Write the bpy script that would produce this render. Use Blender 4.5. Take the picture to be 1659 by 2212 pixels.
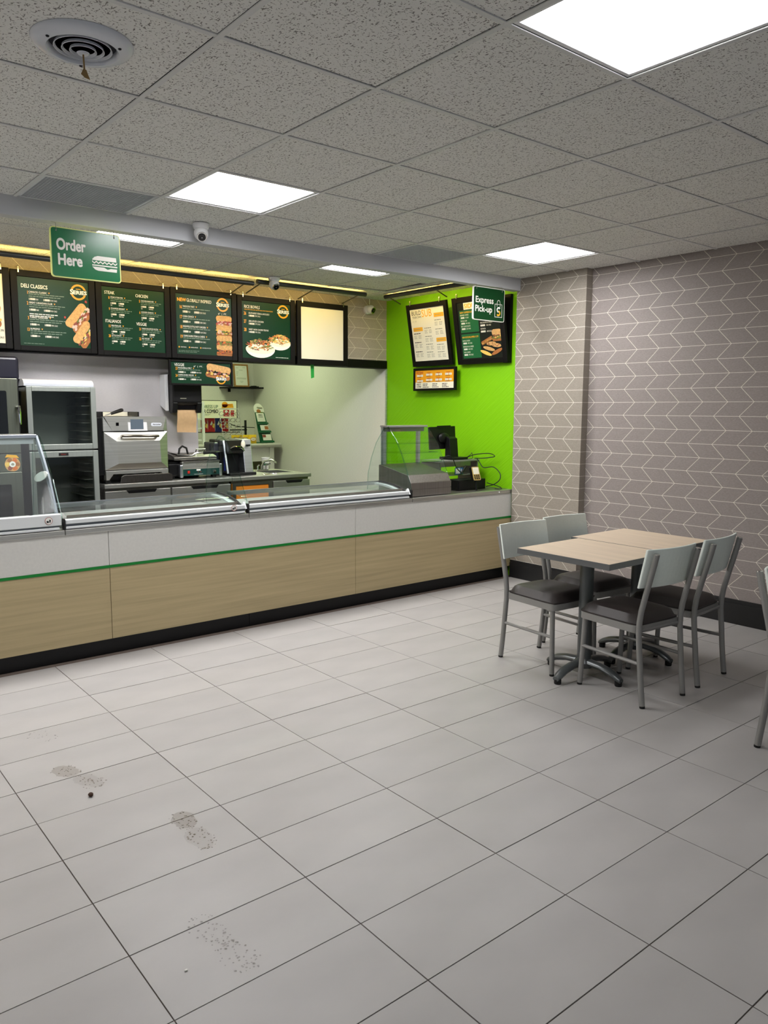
import bpy, bmesh, math, random
from mathutils import Vector, Matrix
random.seed(7)
for o in list(bpy.data.objects): bpy.data.objects.remove(o)
S = bpy.context.scene; C = S.collection; PI = math.pi; R = math.radians
# ---------------------------------------------------------------- camera
def setup_camera():
    F, yaw, pit, roll, h = 1674.1267, R(39.261767), R(-7.569751), R(0.257523), 1.577225
    f = Vector((math.sin(yaw)*math.cos(pit), math.cos(yaw)*math.cos(pit), math.sin(pit)))
    r0 = Vector((math.cos(yaw), -math.sin(yaw), 0)); u0 = r0.cross(f)
    r = r0*math.cos(roll)+u0*math.sin(roll); u = -r0*math.sin(roll)+u0*math.cos(roll)
    c = bpy.data.cameras.new('camera'); o = bpy.data.objects.new('camera', c); C.objects.link(o)
    c.sensor_fit = 'VERTICAL'; c.sensor_height = 32; c.sensor_width = 24
    c.lens = F/2212*32; c.clip_start = .02
    o.matrix_world = Matrix(((r.x, u.x, -f.x, 0), (r.y, u.y, -f.y, 0), (r.z, u.z, -f.z, h), (0, 0, 0, 1)))
    S.camera = o
setup_camera()
# ---------------------------------------------------------------- world, exposure
W = bpy.data.worlds.new('world'); S.world = W; W.use_nodes = True
W.node_tree.nodes['Background'].inputs[0].default_value = (.78, .82, 1, 1)
W.node_tree.nodes['Background'].inputs[1].default_value = .55
S.view_settings.view_transform = 'Standard'; S.view_settings.look = 'None'
S.view_settings.gamma = 1; S.view_settings.use_curve_mapping = False
S.view_settings.exposure = 0.10
PANEL = 22.5      # radiance of the dining room light panels
PANEL_K = 38.0    # of the panels over the kitchen aisle
FILL_R = 19.0    # of the unseen greenish panel added to brighten the recess
LED = 31.0        # radiance of the warm strips over the menu boards
S.cycles.max_bounces = 10; S.cycles.transparent_max_bounces = 16
S.cycles.use_denoising = True
S.cycles.caustics_reflective = False; S.cycles.caustics_refractive = False
S.cycles.sample_clamp_indirect = 6
# ---------------------------------------------------------------- materials
def lin(c):
    return tuple((x/255/12.92 if x/255 <= .04045 else ((x/255+.055)/1.055)**2.4) for x in c)+(1,)
MT = {}
def mat(name, col, rough=.5, metal=0, var=0, scale=(8, 8, 8), bump=0, bscale=60, emit=0, spec=.5, coat=0):
    """procedural principled material; var = brightness variation by noise in object space, bump = fine relief"""
    if name in MT: return MT[name]
    m = bpy.data.materials.new(name); m.use_nodes = True; MT[name] = m
    nt = m.node_tree; b = nt.nodes['Principled BSDF']
    b.inputs['Base Color'].default_value = lin(col); b.inputs['Roughness'].default_value = rough
    b.inputs['Metallic'].default_value = metal; b.inputs['Specular IOR Level'].default_value = spec
    b.inputs['Coat Weight'].default_value = coat
    tc = nt.nodes.new('ShaderNodeTexCoord')
    if emit:
        b.inputs['Emission Color'].default_value = lin(col); b.inputs['Emission Strength'].default_value = emit
    if var:
        mp = nt.nodes.new('ShaderNodeMapping'); mp.inputs['Scale'].default_value = scale
        n = nt.nodes.new('ShaderNodeTexNoise'); n.inputs['Scale'].default_value = 1; n.inputs['Detail'].default_value = 5
        r = nt.nodes.new('ShaderNodeValToRGB')
        c = lin(col)
        for i, k in ((0, 1-var), (1, 1+var)):
            r.color_ramp.elements[i].color = tuple(min(1, x*k) for x in c[:3])+(1,)
        r.color_ramp.elements[0].position = .3; r.color_ramp.elements[1].position = .7
        nt.links.new(tc.outputs['Object'], mp.inputs[0]); nt.links.new(mp.outputs[0], n.inputs['Vector'])
        nt.links.new(n.outputs['Fac'], r.inputs[0]); nt.links.new(r.outputs[0], b.inputs['Base Color'])
    if bump:
        n2 = nt.nodes.new('ShaderNodeTexNoise'); n2.inputs['Scale'].default_value = bscale; n2.inputs['Detail'].default_value = 3
        bp = nt.nodes.new('ShaderNodeBump'); bp.inputs['Strength'].default_value = bump; bp.inputs['Distance'].default_value = .002
        nt.links.new(tc.outputs['Object'], n2.inputs['Vector']); nt.links.new(n2.outputs['Fac'], bp.inputs['Height'])
        nt.links.new(bp.outputs[0], b.inputs['Normal'])
    return m
def math_node(nt, op, a, b=None, c=None):
    n = nt.nodes.new('ShaderNodeMath'); n.operation = op
    for i, v in enumerate((a, b, c)):
        if v is None: continue
        if isinstance(v, (int, float)): n.inputs[i].default_value = v
        else: nt.links.new(v, n.inputs[i])
    return n.outputs[0]
def glass_mat(name, tint, refl=1.0, rough=.02, alpha=None):
    """thin pane: clear transmission plus a fresnel mirror coat"""
    m = bpy.data.materials.new(name); m.use_nodes = True; nt = m.node_tree; nt.nodes.clear()
    out = nt.nodes.new('ShaderNodeOutputMaterial'); t = nt.nodes.new('ShaderNodeBsdfTransparent'); t.inputs[0].default_value = tint
    g = nt.nodes.new('ShaderNodeBsdfGlossy'); g.inputs['Roughness'].default_value = rough
    fr = nt.nodes.new('ShaderNodeFresnel'); fr.inputs[0].default_value = 1.45
    mx = nt.nodes.new('ShaderNodeMixShader'); gm = nt.nodes.new('ShaderNodeNewGeometry'); f = math_node(nt, 'MULTIPLY', math_node(nt, 'MULTIPLY', fr.outputs[0], refl), math_node(nt, 'SUBTRACT', 1, gm.outputs['Backfacing']))
    nt.links.new(f, mx.inputs[0]); nt.links.new(t.outputs[0], mx.inputs[1]); nt.links.new(g.outputs[0], mx.inputs[2])
    last = mx.outputs[0]
    if alpha:      # a film of dust / print on the pane
        d = nt.nodes.new('ShaderNodeBsdfDiffuse'); d.inputs[0].default_value = alpha[0]
        m2 = nt.nodes.new('ShaderNodeMixShader'); m2.inputs[0].default_value = alpha[1]
        nt.links.new(last, m2.inputs[1]); nt.links.new(d.outputs[0], m2.inputs[2]); last = m2.outputs[0]
    nt.links.new(last, out.inputs[0]); MT[name] = m; return m
def chevron_mat(name, col, axis, off, z0, hz, sgn):
    """flat print of a wallpaper: rows of parallelograms that lean one way, then the other, thin pale lines"""
    m = bpy.data.materials.new(name); m.use_nodes = True; nt = m.node_tree; b = nt.nodes['Principled BSDF']
    b.inputs['Roughness'].default_value = .6; b.inputs['Specular IOR Level'].default_value = .3
    g = nt.nodes.new('ShaderNodeNewGeometry'); sp = nt.nodes.new('ShaderNodeSeparateXYZ'); nt.links.new(g.outputs['Position'], sp.inputs[0])
    w = .1945; k = .104
    v = math_node(nt, 'DIVIDE', math_node(nt, 'SUBTRACT', sp.outputs['Z'], z0), hz)
    row = math_node(nt, 'FLOOR', v); fr = math_node(nt, 'SUBTRACT', v, row)
    par = math_node(nt, 'FLOORED_MODULO', row, 2)
    sh = math_node(nt, 'ABSOLUTE', math_node(nt, 'SUBTRACT', par, fr))       # fr on even rows, 1-fr on odd rows
    a = math_node(nt, 'MULTIPLY', math_node(nt, 'SUBTRACT', sp.outputs[axis], off), sgn)
    u = math_node(nt, 'DIVIDE', math_node(nt, 'ADD', a, math_node(nt, 'MULTIPLY', sh, k)), w)
    fu = math_node(nt, 'ABSOLUTE', math_node(nt, 'SUBTRACT', math_node(nt, 'FRACT', u), .5))
    fv = math_node(nt, 'ABSOLUTE', math_node(nt, 'SUBTRACT', fr, .5))
    l1 = math_node(nt, 'GREATER_THAN', fu, .5-.0024/w); l2 = math_node(nt, 'GREATER_THAN', fv, .5-.0016/hz)
    ln = math_node(nt, 'MAXIMUM', l1, l2)
    tc = nt.nodes.new('ShaderNodeTexCoord'); n = nt.nodes.new('ShaderNodeTexNoise'); n.inputs['Scale'].default_value = 240
    mp = nt.nodes.new('ShaderNodeMapping'); mp.inputs['Scale'].default_value = (.3, .3, 1.6)
    nt.links.new(tc.outputs['Object'], mp.inputs[0]); nt.links.new(mp.outputs[0], n.inputs['Vector'])
    cr = nt.nodes.new('ShaderNodeValToRGB'); c = lin(col)
    cr.color_ramp.elements[0].position = .3; cr.color_ramp.elements[1].position = .7
    cr.color_ramp.elements[0].color = tuple(x*.86 for x in c[:3])+(1,); cr.color_ramp.elements[1].color = tuple(x*1.12 for x in c[:3])+(1,)
    nt.links.new(n.outputs['Fac'], cr.inputs[0])
    mx = nt.nodes.new('ShaderNodeMix'); mx.data_type = 'RGBA'
    nt.links.new(ln, mx.inputs[0]); nt.links.new(cr.outputs[0], mx.inputs[6]); mx.inputs[7].default_value = lin((226, 220, 208))
    nt.links.new(mx.outputs[2], b.inputs['Base Color']); MT[name] = m; return m
def ceiling_mat():
    m = mat('acoustic_tile', (230, 230, 226), .9, bump=.5, bscale=180, spec=.1); nt = m.node_tree; b = nt.nodes['Principled BSDF']
    g = nt.nodes.new('ShaderNodeNewGeometry')
    def specks(sc, stretch, rot, thr):
        mp = nt.nodes.new('ShaderNodeMapping'); mp.inputs['Scale'].default_value = stretch; mp.inputs['Rotation'].default_value = (0, 0, rot)
        n = nt.nodes.new('ShaderNodeTexNoise'); n.inputs['Scale'].default_value = sc; n.inputs['Detail'].default_value = 1
        nt.links.new(g.outputs['Position'], mp.inputs[0]); nt.links.new(mp.outputs[0], n.inputs['Vector'])
        return math_node(nt, 'GREATER_THAN', n.outputs['Fac'], thr)
    s = math_node(nt, 'MAXIMUM', specks(150, (1, .5, 1), .6, .655), specks(180, (.45, 1, 1), -.4, .66))
    mx = nt.nodes.new('ShaderNodeMix'); mx.data_type = 'RGBA'; nt.links.new(s, mx.inputs[0])
    mx.inputs[6].default_value = lin((230, 230, 226)); mx.inputs[7].default_value = lin((142, 140, 136))
    nt.links.new(mx.outputs[2], b.inputs['Base Color']); return m
def floor_mat(name, k):
    m = mat(name, (k-17, k-20, k-23), .44, var=.07, scale=(2.2, 3.5, 1), bump=.06, bscale=90, spec=.5); return m
def wood_mat(name, c, scale=(1.2, 40, 40), var=.12):
    return mat(name, c, .45, var=var, scale=scale, spec=.35)
def steel(name, c, rough, scale=(2, 2, 120)):
    return mat(name, c, rough, 1, var=.12, scale=scale)
ceiling_mat()
for i in range(4): floor_mat('porcelain_%s' % 'abcd'[i], 182+i)
mat('grout', (96, 84, 76), .9)
mat('tee_white', (214, 215, 214), .5); mat('plenum', (18, 18, 18), 1)
chevron_mat('chevron_paper', (148, 139, 135), 'Y', 3.744, .061, .1053, 1); chevron_mat('chevron_paper_pier', (150, 142, 131), 'Y', 4.675, .061, .1053, 1)
chevron_mat('chevron_paper_header', (168, 158, 148), 'X', 5.014, -.031, .1075, -1)
mat('beam_paint', (196, 198, 202), .55); mat('wall_paint', (205, 203, 200), .7)
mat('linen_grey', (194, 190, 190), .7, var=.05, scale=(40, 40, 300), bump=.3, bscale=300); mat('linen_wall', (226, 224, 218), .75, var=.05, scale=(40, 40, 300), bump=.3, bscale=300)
m = mat('lime_plaster', (122, 190, 0), .55, spec=.3)
nt = m.node_tree; tc = nt.nodes.new('ShaderNodeTexCoord'); mp = nt.nodes.new('ShaderNodeMapping'); mp.vector_type = 'TEXTURE'; mp.inputs['Rotation'].default_value = (R(-36), 0, 0); mp.inputs['Scale'].default_value = (.4, .42, .022)
n = nt.nodes.new('ShaderNodeTexNoise'); n.inputs['Scale'].default_value = 1.6; n.inputs['Detail'].default_value = 6
bp = nt.nodes.new('ShaderNodeBump'); bp.inputs['Strength'].default_value = .75; bp.inputs['Distance'].default_value = .006
nt.links.new(tc.outputs['Object'], mp.inputs[0]); nt.links.new(mp.outputs[0], n.inputs['Vector']); nt.links.new(n.outputs['Fac'], bp.inputs['Height']); nt.links.new(bp.outputs[0], nt.nodes['Principled BSDF'].inputs['Normal'])
wood_mat('counter_wood', (184, 167, 128)); wood_mat('table_wood', (212, 193, 168), (45, 2, 45), .07)
mat('laminate_white', (216, 215, 209), .4, var=.03, scale=(60, 60, 60)); mat('stripe_green', (0, 128, 44), .35)
mat('black_vinyl', (16, 16, 17), .55, bump=.25, bscale=40); mat('black_plastic', (9, 9, 10), .42, spec=.35); mat('black_frame', (5, 4, 4), .55, spec=.2)
mat('black_rubber', (9, 9, 9), .7); mat('dark_navy', (24, 24, 40), .3)
steel('steel', (200, 200, 194), .42); steel('steel_dark', (140, 138, 132), .38); steel('aluminium', (214, 218, 224), .3); steel('steel_bright', (205, 205, 202), .16)
steel('brushed_taupe', (150, 146, 142), .42, (120, 120, 2))
mat('rail_white', (226, 230, 230), .25, spec=.6); mat('rail_groove', (70, 76, 80), .4)
mat('chrome', (225, 225, 225), .08, 1); mat('bronze_handle', (138, 132, 122), .25, 1)
mat('tube_grey', (142, 141, 138), .38, .3, var=.06, scale=(300, 300, 300)); mat('base_grey', (88, 92, 92), .28, .35)
mat('back_plate', (234, 242, 234), .4, var=.02, scale=(90, 90, 90)); mat('cushion', (44, 38, 36), .48, bump=.35, bscale=220)
mat('edge_grey', (92, 94, 94), .45)
mat('white_plastic', (228, 229, 230), .35); mat('white_enamel', (214, 218, 226), .22); mat('lens_black', (6, 6, 8), .08)
mat('vent_dark', (22, 22, 34), .8); mat('grille_grey', (212, 216, 218), .6); mat('duct_grey', (120, 124, 126), .8)
mat('print_green', (0, 50, 26), .4, spec=.25); mat('print_green_mid', (18, 96, 52), .35); mat('print_cream', (240, 236, 214), .45); mat('print_orange', (232, 160, 20), .4)
mat('print_white', (240, 240, 232), .45); mat('print_pill', (222, 220, 208), .45); mat('print_amber', (238, 176, 40), .45); mat('print_black', (20, 20, 20), .45)
mat('print_grey', (150, 150, 132), .5); mat('print_faint', (128, 150, 132), .5); mat('print_dark', (24, 29, 24), .4, spec=.25); mat('print_red', (168, 48, 34), .45)
mat('sign_green', (6, 104, 58), .22); mat('sign_green_dark', (0, 56, 20), .35, spec=.3); mat('sign_edge', (214, 222, 130), .4)
mat('bread', (208, 162, 100), .6, var=.2, scale=(60, 60, 60)); mat('bread_dark', (166, 104, 50), .6, var=.2, scale=(70, 70, 70)); mat('meat', (140, 70, 54), .6, var=.4, scale=(120, 120, 120)); mat('lettuce', (106, 124, 50), .6, var=.35, scale=(120, 120, 120))
mat('onion', (222, 190, 180), .6, var=.15, scale=(150, 150, 150)); mat('cheese', (236, 196, 96), .6, var=.12, scale=(90, 90, 90)); mat('carrot', (214, 110, 40), .6, var=.25, scale=(150, 150, 150))
mat('kraft_paper', (196, 162, 118), .8, var=.05, scale=(40, 40, 40)); mat('paper', (236, 236, 228), .7); mat('frame_wood', (160, 116, 60), .5, var=.12, scale=(60, 60, 4))
mat('tape_green', (30, 160, 60), .5); mat('chip_red', (176, 30, 40), .3, var=.3, scale=(40, 40, 40)); mat('chip_blue', (28, 40, 110), .3, var=.3, scale=(40, 40, 40)); mat('chip_yellow', (230, 190, 30), .3, var=.12, scale=(40, 40, 40))
mat('stand_green', (20, 92, 56), .4); mat('screen_grey', (92, 104, 116), .2); mat('panel_teal', (18, 62, 56), .35); mat('switch_red', (190, 44, 30), .4)
mat('oven_door', (120, 124, 110), .32, .85, var=.08, scale=(80, 2, 2)); mat('oven_window', (10, 11, 11), .12); mat('cabinet_inside', (165, 170, 168), .5); mat('arm_grey', (128, 138, 146), .45); mat('well_shade_strip', (98, 91, 82), .5); mat('proofer_grey', (158, 164, 158), .4, .5, var=.05, scale=(80, 2, 2)); mat('olive_shade', (128, 128, 92), .7)
mat('orange_panel', (206, 124, 34), .5, var=.1, scale=(3, 3, 60)); mat('cable', (10, 26, 18), .5); mat('wire_black', (20, 20, 20), .5)
mat('reader_tan', (196, 168, 96), .3); mat('reader_blue', (40, 110, 160), .4); mat('cutting_board', (150, 152, 150), .5); mat('well_dark', (52, 50, 46), .45, .6)
mat('tube_body', (70, 70, 68), .35, .6); mat('pebble', (66, 44, 30), .9); mat('tag_tan', (150, 122, 78), .8); mat('gold_wood', (150, 110, 60), .5)
glass_mat('clear_glass', (.93, .97, .95, 1)); glass_mat('edge_glass', (.74, .85, .82, 1), .8); glass_mat('smoked_glass', (.78, .8, .78, 1), .6)
glass_mat('lid_glass', (.86, .9, .89, 1), .5, .06, ((.45, .47, .45, 1), .05)); glass_mat('dusty_glass', (.9, .94, .93, 1), .35, .08, ((.5, .5, .52, 1), .04))
def emis(name, col, s):
    m = bpy.data.materials.new(name); m.use_nodes = True; nt = m.node_tree; nt.nodes.clear()
    o = nt.nodes.new('ShaderNodeOutputMaterial'); e = nt.nodes.new('ShaderNodeEmission'); e.inputs[0].default_value = col; e.inputs[1].default_value = s
    nt.links.new(e.outputs[0], o.inputs[0]); MT[name] = m
emis('panel_light', (1, .985, 1, 1), PANEL); emis('led_strip', (1, .69, .17, 1), LED); emis('panel_light_kitchen', (1, .985, .99, 1), PANEL_K); emis('panel_light_near', (1, .985, 1, 1), 14.0); emis('recess_fill_light', (.86, 1, .58, 1), FILL_R)
# ---------------------------------------------------------------- builders
WL = {}                      # world position of every thing's origin
def name_obj(name, data):
    o = bpy.data.objects.new(name, data); C.objects.link(o); return o
def tag(o, label=None, cat=None, group=None, kind=None):
    if label: o['label'] = label
    if cat: o['category'] = cat
    if group: o['group'] = group
    if kind: o['kind'] = kind
    return o
def thing(name, label, cat, loc=(0, 0, 0), rz=0, group=None, kind=None):
    o = name_obj(name, None); o.location = loc; o.rotation_euler = (0, 0, rz); o.empty_display_size = .1
    WL[o.name] = Vector(loc); return tag(o, label, cat, group, kind)
class MB:
    def __init__(s): s.v = []; s.f = []; s.m = []; s.mats = []; s.cur = 0
    def mt(s, n):
        if n not in s.mats: s.mats.append(n)
        s.cur = s.mats.index(n); return s
    def add(s, vs, fs):
        k = len(s.v); s.v += [tuple(v) for v in vs]
        for f in fs: s.f.append([k+i for i in f]); s.m.append(s.cur)
        return s
    def box(s, x0, y0, z0, x1, y1, z1):
        x0, x1 = sorted((x0, x1)); y0, y1 = sorted((y0, y1)); z0, z1 = sorted((z0, z1))
        return s.add([(x, y, z) for z in (z0, z1) for y in (y0, y1) for x in (x0, x1)],
                     [(0, 2, 3, 1), (4, 5, 7, 6), (0, 1, 5, 4), (2, 6, 7, 3), (0, 4, 6, 2), (1, 3, 7, 5)])
    def slab(s, o, U, V, N, pts, d, back=True):
        """polygon pts (u,v) in the plane o+uU+vV, extruded by d along -N"""
        o, U, V, N = map(Vector, (o, U, V, N)); n = len(pts)
        a = [o+U*p[0]+V*p[1] for p in pts]; b = [x-N*d for x in a]
        fs = [tuple(range(n))]
        if d: fs += [tuple(reversed(range(n, 2*n)))]+[(i, n+i, n+(i+1) % n, (i+1) % n) for i in range(n)]
        return s.add(a+b if d else a, fs)
    def prof_x(s, pts, x0, x1):     # closed (y,z) outline swept along X
        n = len(pts)
        return s.add([(x0, p[0], p[1]) for p in pts]+[(x1, p[0], p[1]) for p in pts],
                     [tuple(range(n)), tuple(reversed(range(n, 2*n)))]+[(i, n+i, n+(i+1) % n, (i+1) % n) for i in range(n)])
    def prof_y(s, pts, y0, y1):     # closed (x,z) outline swept along Y
        n = len(pts)
        return s.add([(p[0], y0, p[1]) for p in pts]+[(p[0], y1, p[1]) for p in pts],
                     [tuple(range(n)), tuple(reversed(range(n, 2*n)))]+[(i, n+i, n+(i+1) % n, (i+1) % n) for i in range(n)])
    def tube(s, path, r, n=8, cap=True):
        path = [Vector(p) for p in path]; rs = r if isinstance(r, (list, tuple)) else [r]*len(path)
        rings = []; up = None
        for i, p in enumerate(path):
            t = ((path[min(i+1, len(path)-1)]-p).normalized()+(p-path[max(i-1, 0)]).normalized()).normalized()
            if up is None:
                up = Vector((0, 0, 1)) if abs(t.z) < .9 else Vector((1, 0, 0))
            a = (up-t*up.dot(t)).normalized(); b = t.cross(a); up = a
            rings.append([p+(a*math.cos(2*PI*k/n)+b*math.sin(2*PI*k/n))*rs[i] for k in range(n)])
        vs = [v for r_ in rings for v in r_]
        fs = [(i*n+k, i*n+(k+1) % n, (i+1)*n+(k+1) % n, (i+1)*n+k) for i in range(len(path)-1) for k in range(n)]
        if cap: fs += [tuple(reversed(range(n))), tuple(range((len(path)-1)*n, len(path)*n))]
        return s.add(vs, fs)
    def lathe(s, c, prof, n=24, axis='z'):
        """(radius, height) outline turned about c"""
        c = Vector(c); vs = []
        for (r, h) in prof:
            for k in range(n):
                a = 2*PI*k/n; p = Vector((r*math.cos(a), r*math.sin(a), h))
                if axis == 'y': p = Vector((p.x, p.z, p.y))
                if axis == 'x': p = Vector((p.z, p.x, p.y))
                vs.append(c+p)
        m = len(prof)
        fs = [(i*n+k, i*n+(k+1) % n, (i+1)*n+(k+1) % n, (i+1)*n+k) for i in range(m-1) for k in range(n)]
        if prof[0][0] > 1e-6: fs.append(tuple(reversed(range(n))))
        if prof[-1][0] > 1e-6: fs.append(tuple(range((m-1)*n, m*n)))
        return s.add(vs, fs)
    def ball(s, c, rx, ry, rz, n=14, m=8):
        c = Vector(c); vs = []
        for i in range(m+1):
            t = PI*i/m
            for k in range(n): a = 2*PI*k/n; vs.append(c+Vector((rx*math.sin(t)*math.cos(a), ry*math.sin(t)*math.sin(a), rz*math.cos(t))))
        return s.add(vs, [(i*n+k, (i+1)*n+k, (i+1)*n+(k+1) % n, i*n+(k+1) % n) for i in range(m) for k in range(n)])
    def text(s, body, o, U, V, h, w=None, bold=0.0, cond=1.0, align='L', lift=0):
        """lettering; h = cap height, w = fitted width, o = lower left corner"""
        c = bpy.data.curves.new('lettering', 'FONT'); c.body = body; c.size = 1; c.resolution_u = 5 if bold > .028 and h > .03 else 2
        ob = bpy.data.objects.new('lettering', c); me = ob.to_mesh()
        xs = [v.co.x for v in me.vertices]; k = h/.715
        if xs:
            x0, x1 = min(xs), max(xs); kx = w/(x1-x0) if w else k*cond
            sh = {'L': 0, 'C': -(x1-x0)*kx/2, 'R': -(x1-x0)*kx}[align]
            o, U, V = Vector(o), Vector(U).normalized(), Vector(V).normalized(); N = U.cross(V)
            for i, (dx, dy) in enumerate([(0, 0)] if bold < .008 else [(0, 0), (1, .4)] if bold < .025 else [(math.cos(PI*q/4), math.sin(PI*q/4)) for q in range(8)]):
                s.add([o+U*((v.co.x-x0)*kx+sh+dx*bold*kx*.8)+V*((v.co.y+dy*bold*.8)*k)+N*(lift+i*6e-5) for v in me.vertices], [tuple(p.vertices) for p in me.polygons])
        ob.to_mesh_clear(); bpy.data.objects.remove(ob); bpy.data.curves.remove(c); return s
    def build(s, name, parent=None, smooth=False, bevel=0, seg=2, local=False, label=None, kind=None, origin=None):
        me = bpy.data.meshes.new(name)
        off = Vector((0, 0, 0))
        if parent and not local: off = WL.get(parent.name, Vector((0, 0, 0)))
        if origin: off = Vector(origin)
        me.from_pydata([Vector(v)-off for v in s.v], [], s.f)
        for n in s.mats: me.materials.append(MT[n])
        me.polygons.foreach_set('material_index', s.m)
        bm = bmesh.new(); bm.from_mesh(me); bmesh.ops.recalc_face_normals(bm, faces=[f for f in bm.faces if len(f.edges[0].link_faces) > 1]); bm.to_mesh(me); bm.free()
        if smooth:
            me.shade_smooth() if smooth is True else me.shade_smooth()
            if smooth is not True or True:
                me.set_sharp_from_angle(angle=R(40))
        o = name_obj(name, me)
        if parent: o.parent = parent; WL[o.name] = off
        else:
            WL[o.name] = off
            if origin: o.location = off
        if bevel:
            b = o.modifiers.new('bevel', 'BEVEL'); b.width = bevel; b.segments = seg; b.limit_method = 'ANGLE'; b.angle_limit = R(40)
        return tag(o, label, kind=kind)
def B(n): return MB().mt(n)
def copy_tree(o, loc=None, rz=None, parent=None):
    c = o.copy(); C.objects.link(c)
    if parent: c.parent = parent
    if loc is not None: c.location = loc
    if rz is not None: c.rotation_euler = (0, 0, rz)
    for ch in list(o.children): copy_tree(ch, parent=c)
    return c
def rrect(w, h, r, n=4, x=0, y=0):
    pts = []
    for cx, cy, a0 in ((w-r, h-r, 0), (r, h-r, 90), (r, r, 180), (w-r, r, 270)):
        pts += [(x+cx+r*math.cos(R(a0+90*i/n)), y+cy+r*math.sin(R(a0+90*i/n))) for i in range(n+1)]
    return pts
def struct(o, label=None): return tag(o, label, kind='structure')
# ================================================================ THE SETTING
CZ = 2.7459; WX = 5.602; PX = 5.522; PY = 4.095; YC = 4.8765; BX = 6.76; GX = 5.55; YW = 7.0; YR = 7.35
X0, Y0 = -1.6, -2.3
TXL = [1.34573+.61*i for i in range(-5, 8)]; TYL = [2.67498+.30788*j for j in range(-17, 8)]
fl = B('grout').box(X0-.1, Y0-.1, -.08, WX+.1, 9.9, -.004).build('floor'); struct(fl)
tiles = {}
for i in range(len(TXL)-1):
    for j in range(len(TYL)-1):
        x0, x1 = max(TXL[i], X0), min(TXL[i+1], WX-.02); y0, y1 = max(TYL[j], Y0), min(TYL[j+1], YC+.02)
        if x1-x0 < .03 or y1-y0 < .03: continue
        q = random.randrange(4); key = (round(x1-x0, 3), round(y1-y0, 3), q); g = .002
        if key not in tiles:
            w, d = (x1-x0)/2-g, (y1-y0)/2-g
            o = B('porcelain_%s' % 'abcd'[q]).box(-w, -d, -.008, w, d, 0).build('floor_tile', fl, local=True); tiles[key] = o
        else:
            o = tiles[key].copy(); C.objects.link(o)
        o.location = ((x0+x1)/2, (y0+y1)/2, random.uniform(-.0006, .0003))
# ceiling: lay-in grid of tees, tiles, fittings every fourth cell
CX = [1.26014+.63816*c for c in range(-5, 9)]; CY = [2.3804+.63816*c for c in range(-8, 9)]
cl = MB().mt('tee_white')
for x in CX:
    if X0 < x < WX: cl.box(x-.010, Y0, CZ, x+.010, BX, CZ+.004)
for y in CY:
    if Y0 < y < BX: cl.box(X0, y-.010, CZ+.0006, WX, y+.010, CZ+.0045)
cl.mt('plenum').box(X0-.1, Y0-.1, CZ+.10, WX+.1, BX+.1, CZ+.16)
cl = struct(cl.build('ceiling'))
LIGHTS = [(c, r, 0) for r, c in ((2, -3), (2, 1), (2, 5), (-2, 1))]+[(1, 4, 1), (4, 4, 1), (-2, 4, 1)]
GRILLES = [(0, 3), (4, 3)]
busy = {(c, r) for c, r, k in LIGHTS} | set(GRILLES); ct = {}
for c in range(-5, 7):
    for r in range(-8, 7):
        if (c, r) in busy: continue
        x0, x1 = max(1.26014+.63816*c, X0), min(1.26014+.63816*(c+1), WX); y0, y1 = max(2.3804+.63816*r, Y0), min(2.3804+.63816*(r+1), BX)
        if x1-x0 < .05 or y1-y0 < .05: continue
        key = (round(x1-x0, 3), round(y1-y0, 3))
        if key not in ct:
            w, d = (x1-x0)/2-.0115, (y1-y0)/2-.0115
            o = B('acoustic_tile').box(-w, -d, 0, w, d, .015).build('ceiling_tile', cl, local=True); ct[key] = o
        else:
            o = ct[key].copy(); C.objects.link(o)
        o.location = ((x0+x1)/2+random.uniform(-.0015, .0015), (y0+y1)/2+random.uniform(-.0015, .0015), CZ+.005)
        if (c, r) == (5, 5): o.location.z += .012; o.rotation_euler = (R(-1.2), 0, 0); o.location.y += .012   # lifted at one edge
# walls
wr = B('chevron_paper').box(WX, Y0, 0, WX+.1, 4.2, CZ+.12).build('wall_right'); struct(wr)
pier = B('chevron_paper_pier').box(PX, PY, 0, WX+.1, YC-.02, CZ+.12).build('trim_1'); struct(pier, 'shallow pier of chevron wallpaper beside the counter')
struct(B('lime_plaster').box(GX, YC-.02, 0, GX+.15, BX, CZ+.12).build('wall_right'), 'lime green plaster wall behind the till')
struct(B('linen_wall').box(GX, BX, 0, GX+.15, 9.83, CZ+.12).build('wall_right'), 'pale wall of the recess past the back counter')
struct(B('linen_grey').box(X0, YW, 0, 3.385, YW+.12, CZ+.12).build('wall_back'), 'pale grey wall behind the ovens')
struct(B('linen_wall').box(3.265, YW+.12, 0, 3.385, 9.83, CZ+.12).build('wall_left'))
struct(B('linen_wall').box(3.265, 9.70, 0, GX+.15, 9.83, CZ+.12).build('wall_back'), 'far wall of the recess')
struct(B('wall_paint').box(X0, BX+.12, CZ, GX+.15, 9.83, CZ+.06).build('ceiling'))
hd = B('chevron_paper_header').box(X0, BX, 2.105, GX, BX+.12, CZ+.10).build('wall_back'); struct(hd, 'dropped header over the back counter in chevron wallpaper')
struct(B('black_frame').box(X0, BX-.012, 2.02, GX, BX+.14, 2.105).build('trim_2'), 'black trim along the foot of the header')
struct(B('wall_paint').box(X0, BX+.12, 2.03, GX, YW, 2.10).build('trim_3'))
bm_ = B('beam_paint').box(X0, 4.815, 2.643, PX, 4.90, CZ+.10).build('trim_4', bevel=.003); struct(bm_, 'white ceiling beam above the counter front')
struct(B('aluminium').box(GX-.006, YC-.035, .80, GX+.006, YC-.015, 2.643).build('trim_5'), 'bright metal corner strip at the end of the green wall')
struct(B('aluminium').box(GX-.012, BX-.02, .80, GX+.002, BX+.004, 2.02).build('trim_6'))
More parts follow.
